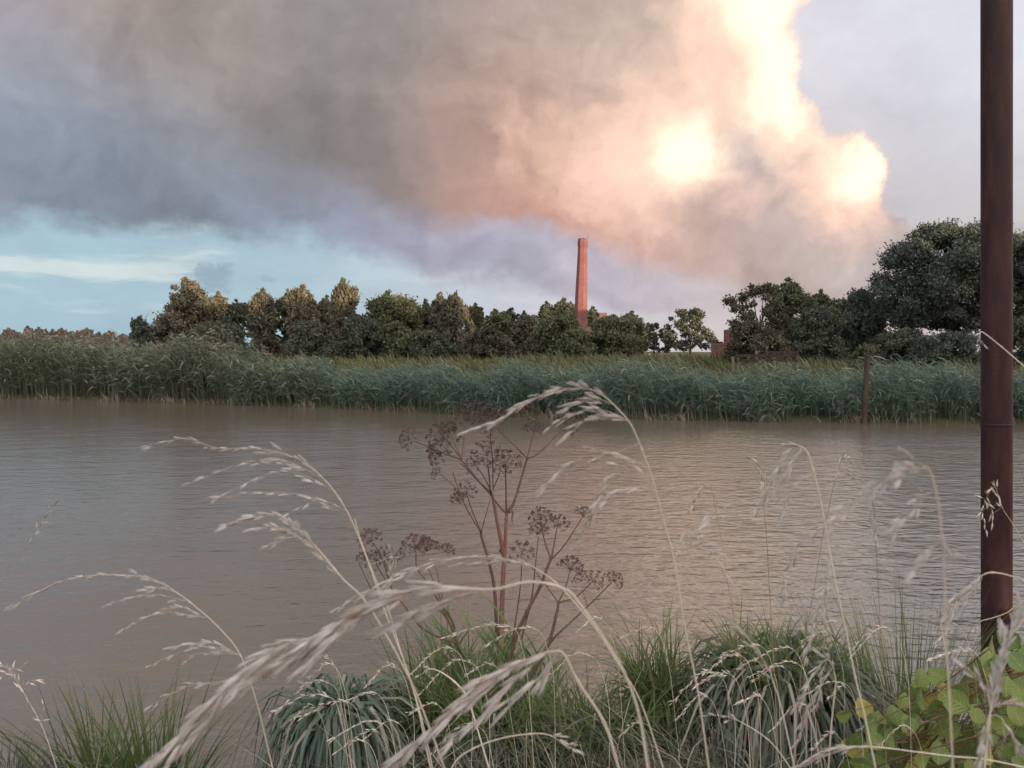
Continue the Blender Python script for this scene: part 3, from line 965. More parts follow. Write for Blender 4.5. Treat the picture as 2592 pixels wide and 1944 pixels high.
make_tree('bush', M['tree_a'], 'low green bush behind the leaning post', 2190, 872, 40, 50, 303, name='bush', cat='bush', skirt=.02)
# distant row far left
for k, (x, ty, hw) in enumerate([(-30, 832, 26), (22, 831, 22), (70, 826, 16), (98, 829, 15), (116, 834, 12), (133, 834, 12), (154, 831, 18), (178, 840, 12), (196, 838, 11), (221, 831, 20), (250, 841, 12), (276, 838, 19), (312, 846, 14), (250, 846, 16), (50, 842, 16)]):
    make_tree('round', M['far_tree'], 'small rounded purplish tree in the distant row at far left', x, ty, hw, 420, 400 + k, group='distant tree row at far left', skirt=.1)

# wood behind the photographer: only its shadow falls into the picture
rs = np.random.RandomState(5)
wb, ub = MB(), MB()
perp = np.array([-sd.y, sd.x, 0]); perp /= np.linalg.norm(perp)
sh = np.array([sd.x, sd.y, 0]); sh /= np.linalg.norm(sh)
for k in range(46):
    s = -95 + k * 4.4 + rs.uniform(-1.5, 1.5)
    c0 = sh * (70 + rs.uniform(-4, 4)) + perp * s
    Ht = np.interp(s, [-100, 10, 50, 60, 73, 79, 92, 120], [19, 20.6, 20.4, 20.6, 20.6, 16.0, 15.6, 17]) + rs.uniform(-1.3, 1.0)  # heights shaped to shade the far trees and leave the chimney sunlit
    rad = rs.uniform(3.2, 4.4)
    ub.tube([[c0[0], c0[1], .8], [c0[0], c0[1], Ht * .8]], [.35, .1], 5)
    n = 700
    u = rs.normal(0, 1, (n, 3)); u /= np.linalg.norm(u, axis=1, keepdims=True)
    C = np.array([c0[0], c0[1], Ht * .54]) + u * np.array([rad, rad, Ht * .46]) * rs.uniform(.4, 1, n)[:, None] ** .5
    leaf_cards(wb, C, 1.1, rs, u)
w_ = obj('wood', wb.mesh('wood', M['tree_dark']), kind='stuff', label='unseen wood behind the viewpoint, shaped to shade river and trees')
obj('trunks', ub.mesh('trunks', M['bark']), w_, kind='stuff')

# ------------------------------------------------------------------ chimney, ruin, fence, posts
CD = 120.0
ctop, cbot = at(1475.5, 604, CD), at(1469, 828, CD)
gz = float(far_h(cbot[0], CD))
lean = (ctop[0] - cbot[0]) / (ctop[2] - cbot[2])
ch = empty('factory_chimney', (cbot[0], CD, gz), 'tall tapering red brick chimney rising above the tree belt', 'chimney')
pxm = CD / FPX


def octa(mb, z0, z1, r0, r1, lx=lean, n=8, rot=R(14), cap=False, zref=cbot[2] - gz):
    a = np.arange(n) * 2 * np.pi / n + rot
    v = []
    for z, r in ((z0, r0), (z1, r1)):
        v += [[r * math.cos(t) + lx * (z - zref), r * math.sin(t), z] for t in a]
    f = [[j, (j + 1) % n, n + (j + 1) % n, n + j] for j in range(n)]
    mb.add(v, f)
    if cap:
        mb.add(np.array(v[n:]), [list(range(n))])


zb, zt = cbot[2] - gz, ctop[2] - gz
s = MB()
rb, rt = 18.6 * pxm, 12.4 * pxm
octa(s, zb - .5, zt - 1.2, rb, rt)
obj('shaft', s.mesh('shaft', M['brick']), ch)
s = MB()
octa(s, zt - 1.2, zt - .9, rt + .02, rt + .08)
octa(s, zt - .9, zt - .35, rt + .08, rt + .08)
octa(s, zt - .35, zt, rt + .08, rt - .02, cap=True)
obj('crown_course', s.mesh('crown_course', M['brick']), ch)
s = MB()
w0 = 1.62
s.add([[-w0, -w0, 0], [w0, -w0, 0], [w0, w0, 0], [-w0, w0, 0], [-w0, -w0, zb - .7], [w0, -w0, zb - .7], [w0, w0, zb - .7], [-w0, w0, zb - .7],
       [-rb, -rb, zb], [rb, -rb, zb], [rb, rb, zb], [-rb, rb, zb]],
      [[0, 1, 5, 4], [1, 2, 6, 5], [2, 3, 7, 6], [3, 0, 4, 7], [4, 5, 9, 8], [5, 6, 10, 9], [6, 7, 11, 10], [7, 4, 8, 11]])
obj('plinth', s.mesh('plinth', M['brick_old']), ch, (.35, 0, 0))
s = MB()
s.tube([[rt * .7 + lean * 16, 0, zt - .3], [rt * .9 + lean * 16, 0, zt + .45]], [.03, .02], 5)
obj('lightning_rod', s.mesh('lightning_rod', M['iron']), ch)

# second short stack behind the warm round tree
p = at(1526, 792, 125)
gz2 = float(far_h(p[0], 125))
st = empty('brick_stack', (p[0], 125, gz2), 'short square brick stack showing behind the warm round tree', 'chimney')
h2 = p[2] - gz2
s = MB(); s.box((0, 0, h2 / 2), (.55, .55, h2 / 2))
obj('shaft', s.mesh('shaft', M['brick_old']), st)
# brick ruin left of the open-branched tree
p = at(1840, 890, 78)
gz3 = float(far_h(p[0], 78))
ru = empty('brick_ruin', (p[0], 78, gz3), 'ruined red brick wall half hidden by the open-branched tree', 'ruin')
zr = lambda y: at(1840, y, 78)[2] - gz3
wq = 78 / FPX
s = MB()
x0, x1, x2, x3 = (1802 - 1840) * wq, (1833 - 1840) * wq, (1872 - 1840) * wq, (1900 - 1840) * wq
s.box(((x0 + x1) / 2, 0, zr(868) / 2), ((x1 - x0) / 2, .18, zr(868) / 2))
obj('low_wall', s.mesh('low_wall', M['brick_old']), ru)
s = MB()
s.box(((x1 + x2) / 2, .01, zr(838) / 2), ((x2 - x1) / 2, .2, zr(838) / 2))
obj('gable_wall', s.mesh('gable_wall', M['brick']), ru)
s = MB()
s.box(((x2 + x3) / 2, 0, zr(872) / 2), ((x3 - x2) / 2, .18, zr(872) / 2))
obj('side_wall', s.mesh('side_wall', M['brick_old']), ru)
rs = np.random.RandomState(9)
for k in range(14):
    s = MB()
    xx = rs.uniform(x0, x3)
    zz = zr(868) if xx < x1 else zr(838) if xx < x2 else zr(872)
    s.box((xx, 0, zz + .06), (.11, .1, .06))
    obj('brick', s.mesh('brick', M['brick_old']), ru)

# old plank fence
FD = 54.0
fp = at(1850, 900, FD)
fz = float(far_h(fp[0], FD))
fe = empty('plank_fence', (fp[0], FD, fz), 'old dark plank fence with pale posts under the brown tree', 'fence')
fq = FD / FPX
fr = lambda y: at(1850, y, FD)[2] - fz
for x, y, m_ in ((1855, 902, 'wood_pale'), (1868, 901, 'wood'), (1914, 888, 'wood_pale'), (1960, 896, 'wood'), (2018, 897, 'wood_pale')):
    s = MB(); s.box(((x - 1850) * fq, 0, fr(y) / 2), (.085, .07, fr(y) / 2))
    obj('post', s.mesh('post', M[m_]), fe)
for y, xa, xb in ((892, 1935, 2020), (900, 1862, 2020), (912, 1862, 2020)):
    s = MB(); s.box((((xa + xb) / 2 - 1850) * fq, -.1, fr(y)), ((xb - xa) / 2 * fq, .025, .09))
    obj('plank', s.mesh('plank', M['wood_pale'] if y == 891 else M['wood_dark']), fe)

# leaning rusty post in the far reeds
a_, b_ = at(2196, 902, 29.4), at(2186, 1074, 29.3)
po = empty('mooring_post', tuple(b_), 'slim leaning rusty post standing in the far reeds', 'post')
s = MB()
pv = (a_ - b_)
s.tube([[0, 0, -.6], pv * .5, pv], [.10, .097, .092], 10)
s.add(np.array([pv + [.092 * math.cos(t), .092 * math.sin(t), 0] for t in np.arange(10) * .628]), [list(range(10))])
obj('post_shaft', s.mesh('post_shaft', M['rust_post'], True), po)

# steel mooring pile in the foreground
PD = 6.45
pb = at(2523, 1700, PD)
pile = empty('mooring_pile', (pb[0], PD, 0), 'thick dark red rusty steel pile in the right foreground', 'mooring pile')
s = MB()
rp = 41.0 * PD / FPX * .872
pile.rotation_euler = (0, math.atan((at(2523, 0, PD)[0] - pb[0]) / (at(2523, 0, PD)[2] - pb[2])), 0)
zs = np.array([-1.2, 0, .6, 1.2, 1.85, 2.2, 3.0, 4.5, 6.2])
s.tube(np.stack([0 * zs, 0 * zs, zs], -1), np.full(len(zs), rp), 40)
obj('steel_tube', s.mesh('steel_tube', M['rust'], True), pile)
s = MB()
s.tube([[0, 0, 1.935], [0, 0, 1.94], [0, 0, 1.955], [0, 0, 1.96]], [rp - .001, rp + .003, rp + .003, rp - .001], 40)
obj('weld_seam', s.mesh('weld_seam', M['rust'], True), pile)
s = MB()
s.tube([[0, 0, 6.2], [0, 0, 6.24]], [rp + .012, rp + .012], 40)
s.add(np.array([[(rp + .012) * math.cos(t), (rp + .012) * math.sin(t), 6.24] for t in np.arange(40) * 2 * np.pi / 40]), [list(range(40))])
obj('cap_plate', s.mesh('cap_plate', M['rust']), pile)

# wind turbine beyond the lone shrub
wd = 900.0
hub = at(368, 809, wd)
tz = 1.7
wt = empty('wind_turbine', (hub[0], wd, tz), 'thin wind turbine with blades showing above the lone shrub', 'wind turbine')
s = MB(); s.tube([[0, 0, 0], [0, 0, hub[2] - tz]], [1.0, .55], 10)
obj('tower', s.mesh('tower', M['white'], True), wt)
s = MB(); s.tube([[0, -2.2, hub[2] - tz], [0, -2.0, hub[2] - tz], [0, 1.8, hub[2] - tz], [0, 2, hub[2] - tz]], [.2, .8, .8, .2], 8)
obj('nacelle', s.mesh('nacelle', M['white'], True), wt)
for ang in (57, 177, 297):
    dv = np.array([math.cos(R(ang)), 0, math.sin(R(ang))])
    o0 = np.array([0, -2.1, hub[2] - tz])
    s = MB()
    s.tube([o0, o0 + dv * 2, o0 + dv * 7, o0 + dv * 12.5], [.25, .34, .26, .1], 6)
    obj('blade', s.mesh('blade', M['white'], True), wt)

# ------------------------------------------------------------------ foreground: tussocks
def tussock(x, y, depth, rad, H, n, mat, label, droop=(.3, 1.1), lean=(.1, .7), width=.0035, seed=1, K=6, zoff=0.0, name='grass_tussock', wind=.25, teal=None):
    """x, y: pixel of the crown of roots"""
    rs = np.random.RandomState(seed)
    X = at(x, y, depth)[0]
    z = float(near_h(np.array(X), np.array(depth))) + zoff
    z = max(z, -.02)
    root = empty(name, (X, depth, z), label, 'grass tussock')
    a = rs.uniform(0, 2 * np.pi, n)
    q = np.sqrt(rs.uniform(0, 1, n)) * rad
    base = np.stack([q * np.cos(a), q * np.sin(a), -.03 - 0 * q], -1)
    # blades fan outward, pushed left by the wind
    yaw = np.arctan2(np.sin(a) * .9, np.cos(a) * .9 - wind) + rs.normal(0, .5, n)
    edge = q / rad
    mb = MB()
    h = H * rs.uniform(.55, 1.12, n)
    blades(mb, base, h, width * rs.uniform(.6, 1.4, n), lean[0] + (lean[1] - lean[0]) * edge * rs.uniform(.4, 1.2, n), rs.uniform(*droop, n) * (.4 + .6 * edge), K=K, rs=rs, yaw=yaw, tipw=.08)
    mats = [mat]
    if teal:
        mats.append(teal[0])
        m2 = teal[1]
        a = rs.uniform(np.pi, 2 * np.pi, m2)
        q = rad * rs.uniform(.4, 1, m2)
        b2 = np.stack([q * np.cos(a), q * np.sin(a), 0 * a], -1)
        blades(mb, b2, H * rs.uniform(.7, 1.0, m2), width * 1.9 * rs.uniform(.7, 1.3, m2), rs.uniform(.1, .35, m2), rs.uniform(.7, 1.2, m2), K=7, mi=1, rs=rs, yaw=a + rs.normal(0, .4, m2), tipw=.08)
    obj('leaf_blades', mb.mesh('leaf_blades', mats), root, kind='stuff')
    return root


# stump-like root mass under hanging tussocks
def hanging(x, y_top, depth, rad, L, n, mat, label, seed, width=.0045, upn=150, upH=.25, upmat='tus_green', name='grass_tussock'):
    """tussock on a raised root stool; most leaves arch out and hang down"""
    rs = np.random.RandomState(seed)
    t = at(x, y_top, depth)
    X = t[0]
    zg = max(-.02, float(near_h(np.array(X), np.array(depth))))
    zt = t[2]
    root = empty(name, (X, depth, zg), label, 'grass tussock')
    hs = zt - zg
    s = MB()
    zz = np.linspace(-.1, hs, 6)
    s.tube(np.stack([0 * zz, 0 * zz, zz], -1), np.array([.9, .85, .8, .72, .6, .3]) * rad, 14)
    obj('root_stool', s.mesh('root_stool', M['soil'], True), root)
    a = rs.uniform(0, 2 * np.pi, n)
    q = rad * rs.uniform(.1, .75, n)
    K = 7
    tt_ = np.linspace(0, 1, K)[None]
    yaw = a + rs.normal(0, .35, n)
    hd = np.stack([np.cos(yaw), np.sin(yaw), 0 * yaw], -1)
    Ln = L * rs.uniform(.5, 1.1, n)
    rise = rs.uniform(.1, .75, n)
    out = rs.uniform(.10, .85, n)
    fall = rs.uniform(.75, 1.3, n)
    base = np.stack([q * np.cos(a), q * np.sin(a), hs - .08 * rs.uniform(0, 1, n) - .25 * (q / rad) ** 2 * hs], -1)
    Pn = base[:, None] + hd[:, None] * (Ln[:, None] * out[:, None] * (1.3 * tt_ - .4 * tt_ ** 2))[..., None]
    Pn[..., 2] += Ln[:, None] * (rise[:, None] * 1.6 * tt_ - (rise * 1.6 + fall * .75)[:, None] * tt_ ** 2)
    kp, ka = rs.uniform(0, 6.28, (2, n)), rs.uniform(.0, .06, (2, n))
    for ax_ in (0, 1):
        Pn[..., ax_] += (ka[ax_] * Ln)[:, None] * np.sin(tt_ * 6 + kp[ax_][:, None]) * tt_
    Wd = width * rs.uniform(.5, 1.6, n)[:, None] * (1 - .92 * tt_ ** 2.2)
    tw = rs.uniform(-.7, .7, n)
    S = np.stack([-np.sin(yaw) * np.cos(tw), np.cos(yaw) * np.cos(tw), np.sin(tw)], -1)
    mb = MB(); mb.ribbons(Pn, Wd, S)
    a = rs.uniform(0, 2 * np.pi, upn); q = rad * .95 * np.sqrt(rs.rand(upn))
    b2 = np.stack([q * np.cos(a), q * np.sin(a), np.full(upn, hs - .05)], -1)
    blades(mb, b2, upH * 1.45 * rs.uniform(.4, 1.15, upn), rs.uniform(.003, .0055, upn), rs.uniform(0, .55, upn), rs.uniform(.05, .9, upn), K=5, mi=1, rs=rs, yaw=a + rs.normal(0, 1.3, upn))
    obj('leaf_blades', mb.mesh('leaf_blades', [mat, M[upmat]]), root, kind='stuff')
    return root


tussock(250, 1950, 4.45, .14, .80, 170, M['tus_green'], 'olive grass tussock at lower left, left one of the pair', droop=(.1, .6), lean=(.05, .42), seed=21, width=.0082)
tussock(390, 1950, 4.40, .15, .84, 190, M['tus_green'], 'fuller olive grass tussock at lower left, right one of the pair', droop=(.1, .6), lean=(.05, .42), seed=22, width=.0082)
tussock(20, 1960, 4.3, .14, .36, 260, M['tus_grey'], 'short grey-green grass tuft in the lower left corner', seed=23)
hanging(862, 1775, 3.55, .15, .62, 620, M['tus_teal'], 'drooping blue-green tussock below the left dry umbels', 31, width=.0066, upn=130, upH=.10)
hanging(1985, 1690, 3.75, .30, .80, 1150, M['tus_grey'], 'large shaggy grey-green tussock right of centre', 32, width=.0062, upn=520, upH=.20)
hanging(1668, 1745, 3.9, .13, .55, 500, M['tus_green'], 'narrow grassy clump beside the old wooden stake', 33, width=.0036, upn=260, upH=.30)
tussock(2290, 1770, 4.2, .17, .98, 560, M['tus_green'], 'upright dark green tussock before the steel pile', droop=(.0, .45), lean=(.05, .6), seed=34)
hanging(1500, 1860, 3.6, .24, .55, 800, M['under'], 'dry tangled grass clump at bottom centre', 35, width=.003, upn=300, upH=.22)
hanging(1140, 1800, 3.9, .22, .6, 800, M['tus_green'], 'green grass clump around the tall dry stem', 36, width=.0036, upn=420, upH=.34)
hanging(1260, 1830, 3.6, .20, .55, 700, M['tus_grey'], 'greyish grass clump below the tall dry stem', 37, width=.0036, upn=320, upH=.22)

# leafy reed shoots around the angelica
rs = np.random.RandomState(44)
for k in range(40):
    x = rs.uniform(1045, 1420)
    d = rs.uniform(4.05, 4.6)
    X = at(x, 1750, d)[0]
    zg = max(-.02, float(near_h(np.array(X), np.array(d))))
    ytop = np.interp(x, [1065, 1130, 1180, 1320, 1420], [1660, 1590, 1535, 1570, 1690]) + rs.uniform(-20, 70)
    H = at(x, ytop, d)[2] - zg
    sh_ = empty('reed_shoot', (X, d, zg), 'young leafy green reed shoot around the foot of the tall dry stem', 'reed', 'young reed shoots at the tall dry stem')
    s = MB()
    lx = rs.uniform(-.18, .1)
    zz = np.linspace(0, H * .85, 6)
    ax = lx * (zz / H) ** 2
    s.tube(np.stack([ax, 0 * zz, zz], -1), np.linspace(.004, .0018, 6), 5)
    obj('stem', s.mesh('stem', M['herb'], True), sh_)
    s = MB()
    nl = 9
    for j in range(nl):
        f = .2 + .8 * j / (nl - 1)
        z_ = H * .85 * f
        ya = (0 if j % 2 else np.pi) + rs.normal(0, .6)
        L = rs.uniform(.16, .27)
        b0 = np.array([[np.interp(z_, zz, ax), 0, z_]])
        blades(s, b0, np.array([L]), np.array([.0085]), np.array([rs.uniform(.25, .6)]), np.array([rs.uniform(.1, .5)]), K=6, rs=rs, yaw=np.array([ya]), tipw=.05)
    obj('leaf_blades', s.mesh('leaf_blades', M['herb']), sh_, kind='stuff')

# undergrowth along the lip of the bank
rs = np.random.RandomState(45)
N = 9000
Xg = rs.uniform(-3.2, 3.4, N)
Yg = near_edge(Xg) - rs.beta(1.2, 1.4, N) * 2.6
gz_ = near_h(Xg, Yg)
base = np.stack([Xg, Yg, gz_ - .02], -1)
limit = CAM_Z - .47 * Yg - gz_          # stay below the lower edge of view on the open left part
Hg = rs.uniform(.15, .42, N)
lim = np.where(Xg < -.95, np.clip(limit - .06, .03, .3), 9)
Hg = np.minimum(Hg, lim * rs.uniform(.6, 1.35, N))
mb = MB()
blades(mb, base, np.maximum(Hg, .04), rs.uniform(.0018, .0036, N), rs.uniform(.1, .8, N), rs.uniform(.2, 1.2, N), K=5, rs=rs, yaw=np.pi + rs.normal(0, 1.3, N))
obj('bank_grass', mb.mesh('bank_grass', M['under']), kind='stuff', label='tangled dry grass covering the near bank')

# old stake under the clump
X = at(1625, 1860, 3.95)
sk = empty('wooden_stake', (X[0], 3.95, -.1), 'dark wooden stake standing under the narrow grassy clump', 'stake')
s = MB(); s.box((0, 0, .42), (.075, .06, X[2] + .1 - .42 + .35 if False else .42))
obj('stake_body', s.mesh('stake_body', M['wood']), sk)

# ------------------------------------------------------------------ dry angelica
def umbel_mesh(seed, rays, spread, seeds):
    rs = np.random.RandomState(seed)
    s = MB()
    ends = []
    for k in range(rays):
        ph = k * 2.39996
        th = spread * ((k + .5) / rays) ** .6
        L = rs.uniform(.85, 1.1)
        d = np.array([math.sin(th) * math.cos(ph), math.sin(th) * math.sin(ph), math.cos(th)])
        e = d * L
        s.tube([[0, 0, 0], e * .55 + [0, 0, .02], e], [.015, .011, .009], 3)
        ends.append((e, d))
    for e, d in ends:
        for j in range(seeds):
            v = rs.normal(0, 1, 3) * .8 + d
            v /= np.linalg.norm(v)
            q = e + v * rs.uniform(.14, .24)
            s.tube([e, q], [.006, .006], 3)
            a = rs.uniform(.042, .062)
            u = np.cross(v, [.3, .5, .8]); u /= np.linalg.norm(u)
            w = np.cross(v, u)
            o_ = np.array([q - v * a * 1.3, q + u * a, q + w * a * .7, q - u * a, q - w * a * .7, q + v * a * 1.3])
            s.add(o_, [[0, 1, 2], [0, 2, 3], [0, 3, 4], [0, 4, 1], [5, 2, 1], [5, 3, 2], [5, 4, 3], [5, 1, 4]])
    return s.mesh('umbel', M['umbel'])


UM = [umbel_mesh(1, 24, 1.75, 12), umbel_mesh(2, 20, 1.95, 11), umbel_mesh(3, 26, 1.5, 12), umbel_mesh(4, 18, 1.7, 12), umbel_mesh(5, 22, 2.1, 10)]
c7 = lambda x, y: (850 + x * .3617, 950 + y * .3617)


def angelica(label, depth, paths, umbels, seed, root_px):
    rs = np.random.RandomState(seed)
    b = at(*root_px, depth)
    zg = max(-.02, float(near_h(b[0], np.array(depth))))
    rt_ = np.array([b[0], depth, zg])
    root = empty('dry_angelica', tuple(rt_), label, 'dry umbellifer')
    for nm, pts, r0, r1, dd, ground in paths:
        q = [at(*c7(*p_), depth + dd * k / max(1, len(pts) - 1)) for k, p_ in enumerate(pts)]
        if ground:
            q = [rt_ + np.array([0, 0, -.03])] + q
        cv = catmull(np.array(q) - rt_, 5)
        s = MB(); s.tube(cv, np.linspace(r0, r1, len(cv)), 8 if r0 > .006 else 5)
        if nm == 'stem':
            for k in range(6, len(cv) - 1, 9):
                s.tube([cv[k] - [0, 0, .006], cv[k], cv[k] + [0, 0, .006]], np.array([1.0, 1.35, 1.0]) * (r0 + (r1 - r0) * k / len(cv)), 8)
        obj(nm, s.mesh(nm, M['ang_stem'] if seed == 1 and (nm == 'stem' or r0 > .0095) else M['ang_branch'], True), root)
    for (x, y, r, dd, frm) in umbels:
        c = at(*c7(x, y), depth + dd)
        fr_ = at(*c7(*frm), depth + dd * .5)
        d = Vector(c - fr_).normalized()
        o = obj('umbel', UM[rs.randint(len(UM))], root)
        o.location = Vector(c - rt_)
        o.rotation_mode = 'QUATERNION'
        o.rotation_quaternion = d.to_track_quat('Z', 'Y') @ Quaternion((0, 0, 1), rs.uniform(0, 6.28))
        k = r * .3617 * depth / FPX * .95
        o.scale = (k, k, k)
    return root


angelica('tallest dry brown angelica with a thick reddish stem at centre', 4.2, [
    ('stem', [(1150, 2150), (1155, 1900), (1162, 1659), (1172, 1400), (1182, 1250), (1190, 1080), (1195, 960)], .0165, .007, 0, True),
    ('branch', [(1195, 960), (1192, 800), (1187, 640)], .006, .003, -.05, False),
    ('branch', [(1175, 1260), (1150, 1130), (1125, 1000), (1097, 850), (1082, 815)], .010, .006, -.1, False),
    ('branch', [(1082, 815), (1072, 690), (1055, 560)], .0045, .0025, -.1, False),
    ('branch', [(1085, 815), (1020, 760), (960, 690), (880, 590)], .006, .004, .12, False),
    ('branch', [(1192, 965), (1140, 910), (1080, 830), (960, 700), (872, 612)], .006, .003, .1, False),
    ('branch', [(880, 590), (700, 520), (540, 455)], .0038, .0022, .12, False),
    ('branch', [(880, 590), (830, 520), (760, 440)], .0038, .0022, .12, False),
    ('branch', [(880, 590), (895, 460), (915, 310)], .0038, .0022, .1, False),
    ('branch', [(870, 585), (820, 570), (745, 545)], .0032, .002, .1, False),
    ('branch', [(882, 590), (830, 470), (800, 400)], .003, .002, .1, False),
    ('branch', [(1198, 950), (1235, 915), (1270, 820), (1305, 700), (1340, 580)], .008, .005, .05, False),
    ('branch', [(1340, 580), (1240, 480), (1180, 420), (1100, 355)], .004, .0025, .05, False),
    ('branch', [(1340, 580), (1365, 480), (1385, 390)], .004, .0025, .05, False),
    ('branch', [(1340, 580), (1400, 560), (1490, 480), (1600, 360)], .004, .0025, .05, False),
    ('branch', [(1185, 415), (1170, 350), (1160, 280)], .003, .002, .05, False),
    ('branch', [(1085, 805), (1030, 700), (985, 640)], .003, .002, -.08, False),
    ('branch', [(1098, 800), (1130, 730), (1150, 680)], .003, .002, -.08, False),
    ('branch', [(1100, 780), (1098, 600), (1085, 470), (1080, 370)], .003, .002, -.12, False),
    ('branch', [(1130, 1900), (1110, 1500), (1065, 1280), (1020, 1130), (1015, 1090)], .009, .006, -.05, False),
    ('branch', [(1015, 1090), (960, 960), (915, 830)], .0042, .0025, 0, False),
    ('branch', [(1010, 1090), (920, 940), (860, 800), (820, 680)], .0036, .002, 0, False),
    ('branch', [(1020, 1090), (1050, 980), (1082, 860)], .0036, .002, 0, False),
    ('branch', [(850, 800), (790, 740), (730, 690)], .0025, .0015, 0, False),
    ('dry_leaf', [(1195, 965), (1225, 955), (1240, 960), (1232, 1000), (1236, 1030)], .006, .003, -.02, False),
    ('dry_leaf', [(1180, 1255), (1160, 1235), (1148, 1225)], .009, .006, -.02, False),
], [
    (1187, 640, 110, -.05, (1195, 800)), (1055, 560, 100, -.1, (1075, 700)), (515, 445, 75, .12, (700, 520)), (755, 440, 120, .12, (840, 530)),
    (920, 300, 90, .1, (895, 460)), (740, 545, 100, .1, (870, 585)), (790, 390, 70, .1, (840, 480)), (1100, 350, 85, .05, (1240, 480)),
    (1385, 395, 75, .05, (1365, 500)), (1615, 345, 85, .05, (1500, 470)), (1160, 290, 70, .05, (1180, 400)), (975, 630, 70, -.08, (1050, 730)), (1010, 290, 100, .1, (1000, 500)),
    (912, 828, 80, 0, (960, 960)), (710, 690, 45, 0, (850, 800)), (860, 880, 60, 0, (900, 980)), (1150, 670, 50, -.08, (1110, 780)), (1360, 270, 70, .1, (1360, 480)),
], 1, (1268, 1760))
angelica('dry angelica stems with umbels right of the thick stem', 4.0, [
    ('stem', [(1180, 2250), (1240, 1900), (1340, 1650), (1430, 1480), (1470, 1370), (1505, 1285)], .011, .006, 0, True),
    ('branch', [(1505, 1285), (1460, 1150), (1435, 1010)], .0045, .0025, 0, False),
    ('branch', [(1510, 1280), (1530, 1170), (1550, 1060)], .0045, .0025, 0, False),
    ('branch', [(1510, 1285), (1600, 1190), (1720, 1000)], .0045, .0025, 0, False),
    ('branch', [(1300, 1850), (1370, 1560), (1395, 1350), (1418, 1130)], .005, .0025, .1, False),
    ('branch', [(1230, 1900), (1290, 1500), (1302, 1270)], .004, .0025, -.08, False),
], [
    (1435, 1010, 85, 0, (1460, 1150)), (1550, 1055, 80, 0, (1530, 1170)), (1725, 985, 65, 0, (1600, 1190)), (1415, 1110, 75, .1, (1400, 1300)), (1302, 1255, 85, -.08, (1295, 1400)),
], 2, (1290, 1800))
angelica('low dry angelica at right with wide-spread umbels over the water', 3.9, [
    ('stem', [(1340, 2200), (1480, 1900), (1540, 1690), (1560, 1585)], .009, .006, 0, True),
    ('branch', [(1560, 1585), (1610, 1480), (1638, 1370)], .004, .0025, 0, False),
    ('branch', [(1560, 1590), (1680, 1550), (1790, 1450)], .004, .0025, 0, False),
    ('branch', [(1500, 1860), (1640, 1730), (1780, 1600), (1930, 1450)], .005, .0025, .05, False),
    ('branch', [(1560, 1590), (1440, 1430), (1310, 1270)], .0035, .002, .1, False),
    ('branch', [(1760, 1610), (1745, 1560), (1725, 1500)], .0025, .0018, .05, False),
], [
    (1640, 1360, 90, 0, (1610, 1480)), (1795, 1445, 75, 0, (1690, 1545)), (1940, 1440, 70, .05, (1800, 1590)), (1715, 1440, 55, .05, (1745, 1560)),
], 3, (1330, 1830))
angelica('dry angelica left of centre with dense round umbels', 4.1, [
    ('stem', [(950, 2250), (800, 1900), (700, 1720), (600, 1560), (500, 1640)][:0] + [(960, 2200), (860, 1900), (760, 1650), (640, 1450), (570, 1350), (560, 1250)], .009, .003, 0, True),
    ('branch', [(850, 1880), (620, 1780), (500, 1640), (390, 1490), (310, 1370), (280, 1300)], .006, .0025, -.1, False),
    ('branch', [(385, 1490), (330, 1300), (270, 1180)], .0036, .002, -.1, False),
    ('branch', [(390, 1490), (365, 1380), (340, 1290)], .0036, .002, -.1, False),
    ('branch', [(770, 1660), (700, 1480), (640, 1330)], .004, .002, .05, False),
    ('branch', [(770, 1660), (720, 1430), (690, 1300)], .003, .002, .05, False),
    ('branch', [(250, 1500), (205, 1410), (160, 1310)], .0025, .0015, -.1, False),
], [
    (245, 1165, 85, -.1, (320, 1330)), (290, 1300, 80, -.1, (340, 1400)), (560, 1215, 105, 0, (580, 1380)), (640, 1230, 90, .05, (660, 1400)), (340, 1265, 65, -.1, (365, 1380)),
    (770, 1240, 60, .1, (720, 1400)), (200, 1290, 55, -.1, (250, 1480)), (450, 1290, 50, .05, (520, 1400)),
], 4, (1120, 1800))

# ------------------------------------------------------------------ broad-leaved shrub, lower right
def leaf_mesh():
    s = MB()
    ny, nx = 8, 5
    V = []
    prof = [.05, .55, .88, 1.0, .95, .78, .45, .02]
    for i in range(ny):
        for j in range(nx):
            u = (j - 2) / 2
            y = i / (ny - 1)
            w = .40 * prof[i]
            V.append([u * w, y - .02, .10 * abs(u) * prof[i] - .16 * (y - .3) ** 2 + .03 * math.sin(y * 9 + u * 3)])
    f = [[i * nx + j, i * nx + j + 1, (i + 1) * nx + j + 1, (i + 1) * nx + j] for i in range(ny - 1) for j in range(nx - 1)]
    s.add(np.array(V) * .1, f)
    return s.mesh('leaf', M['shrub_leaf'], True)


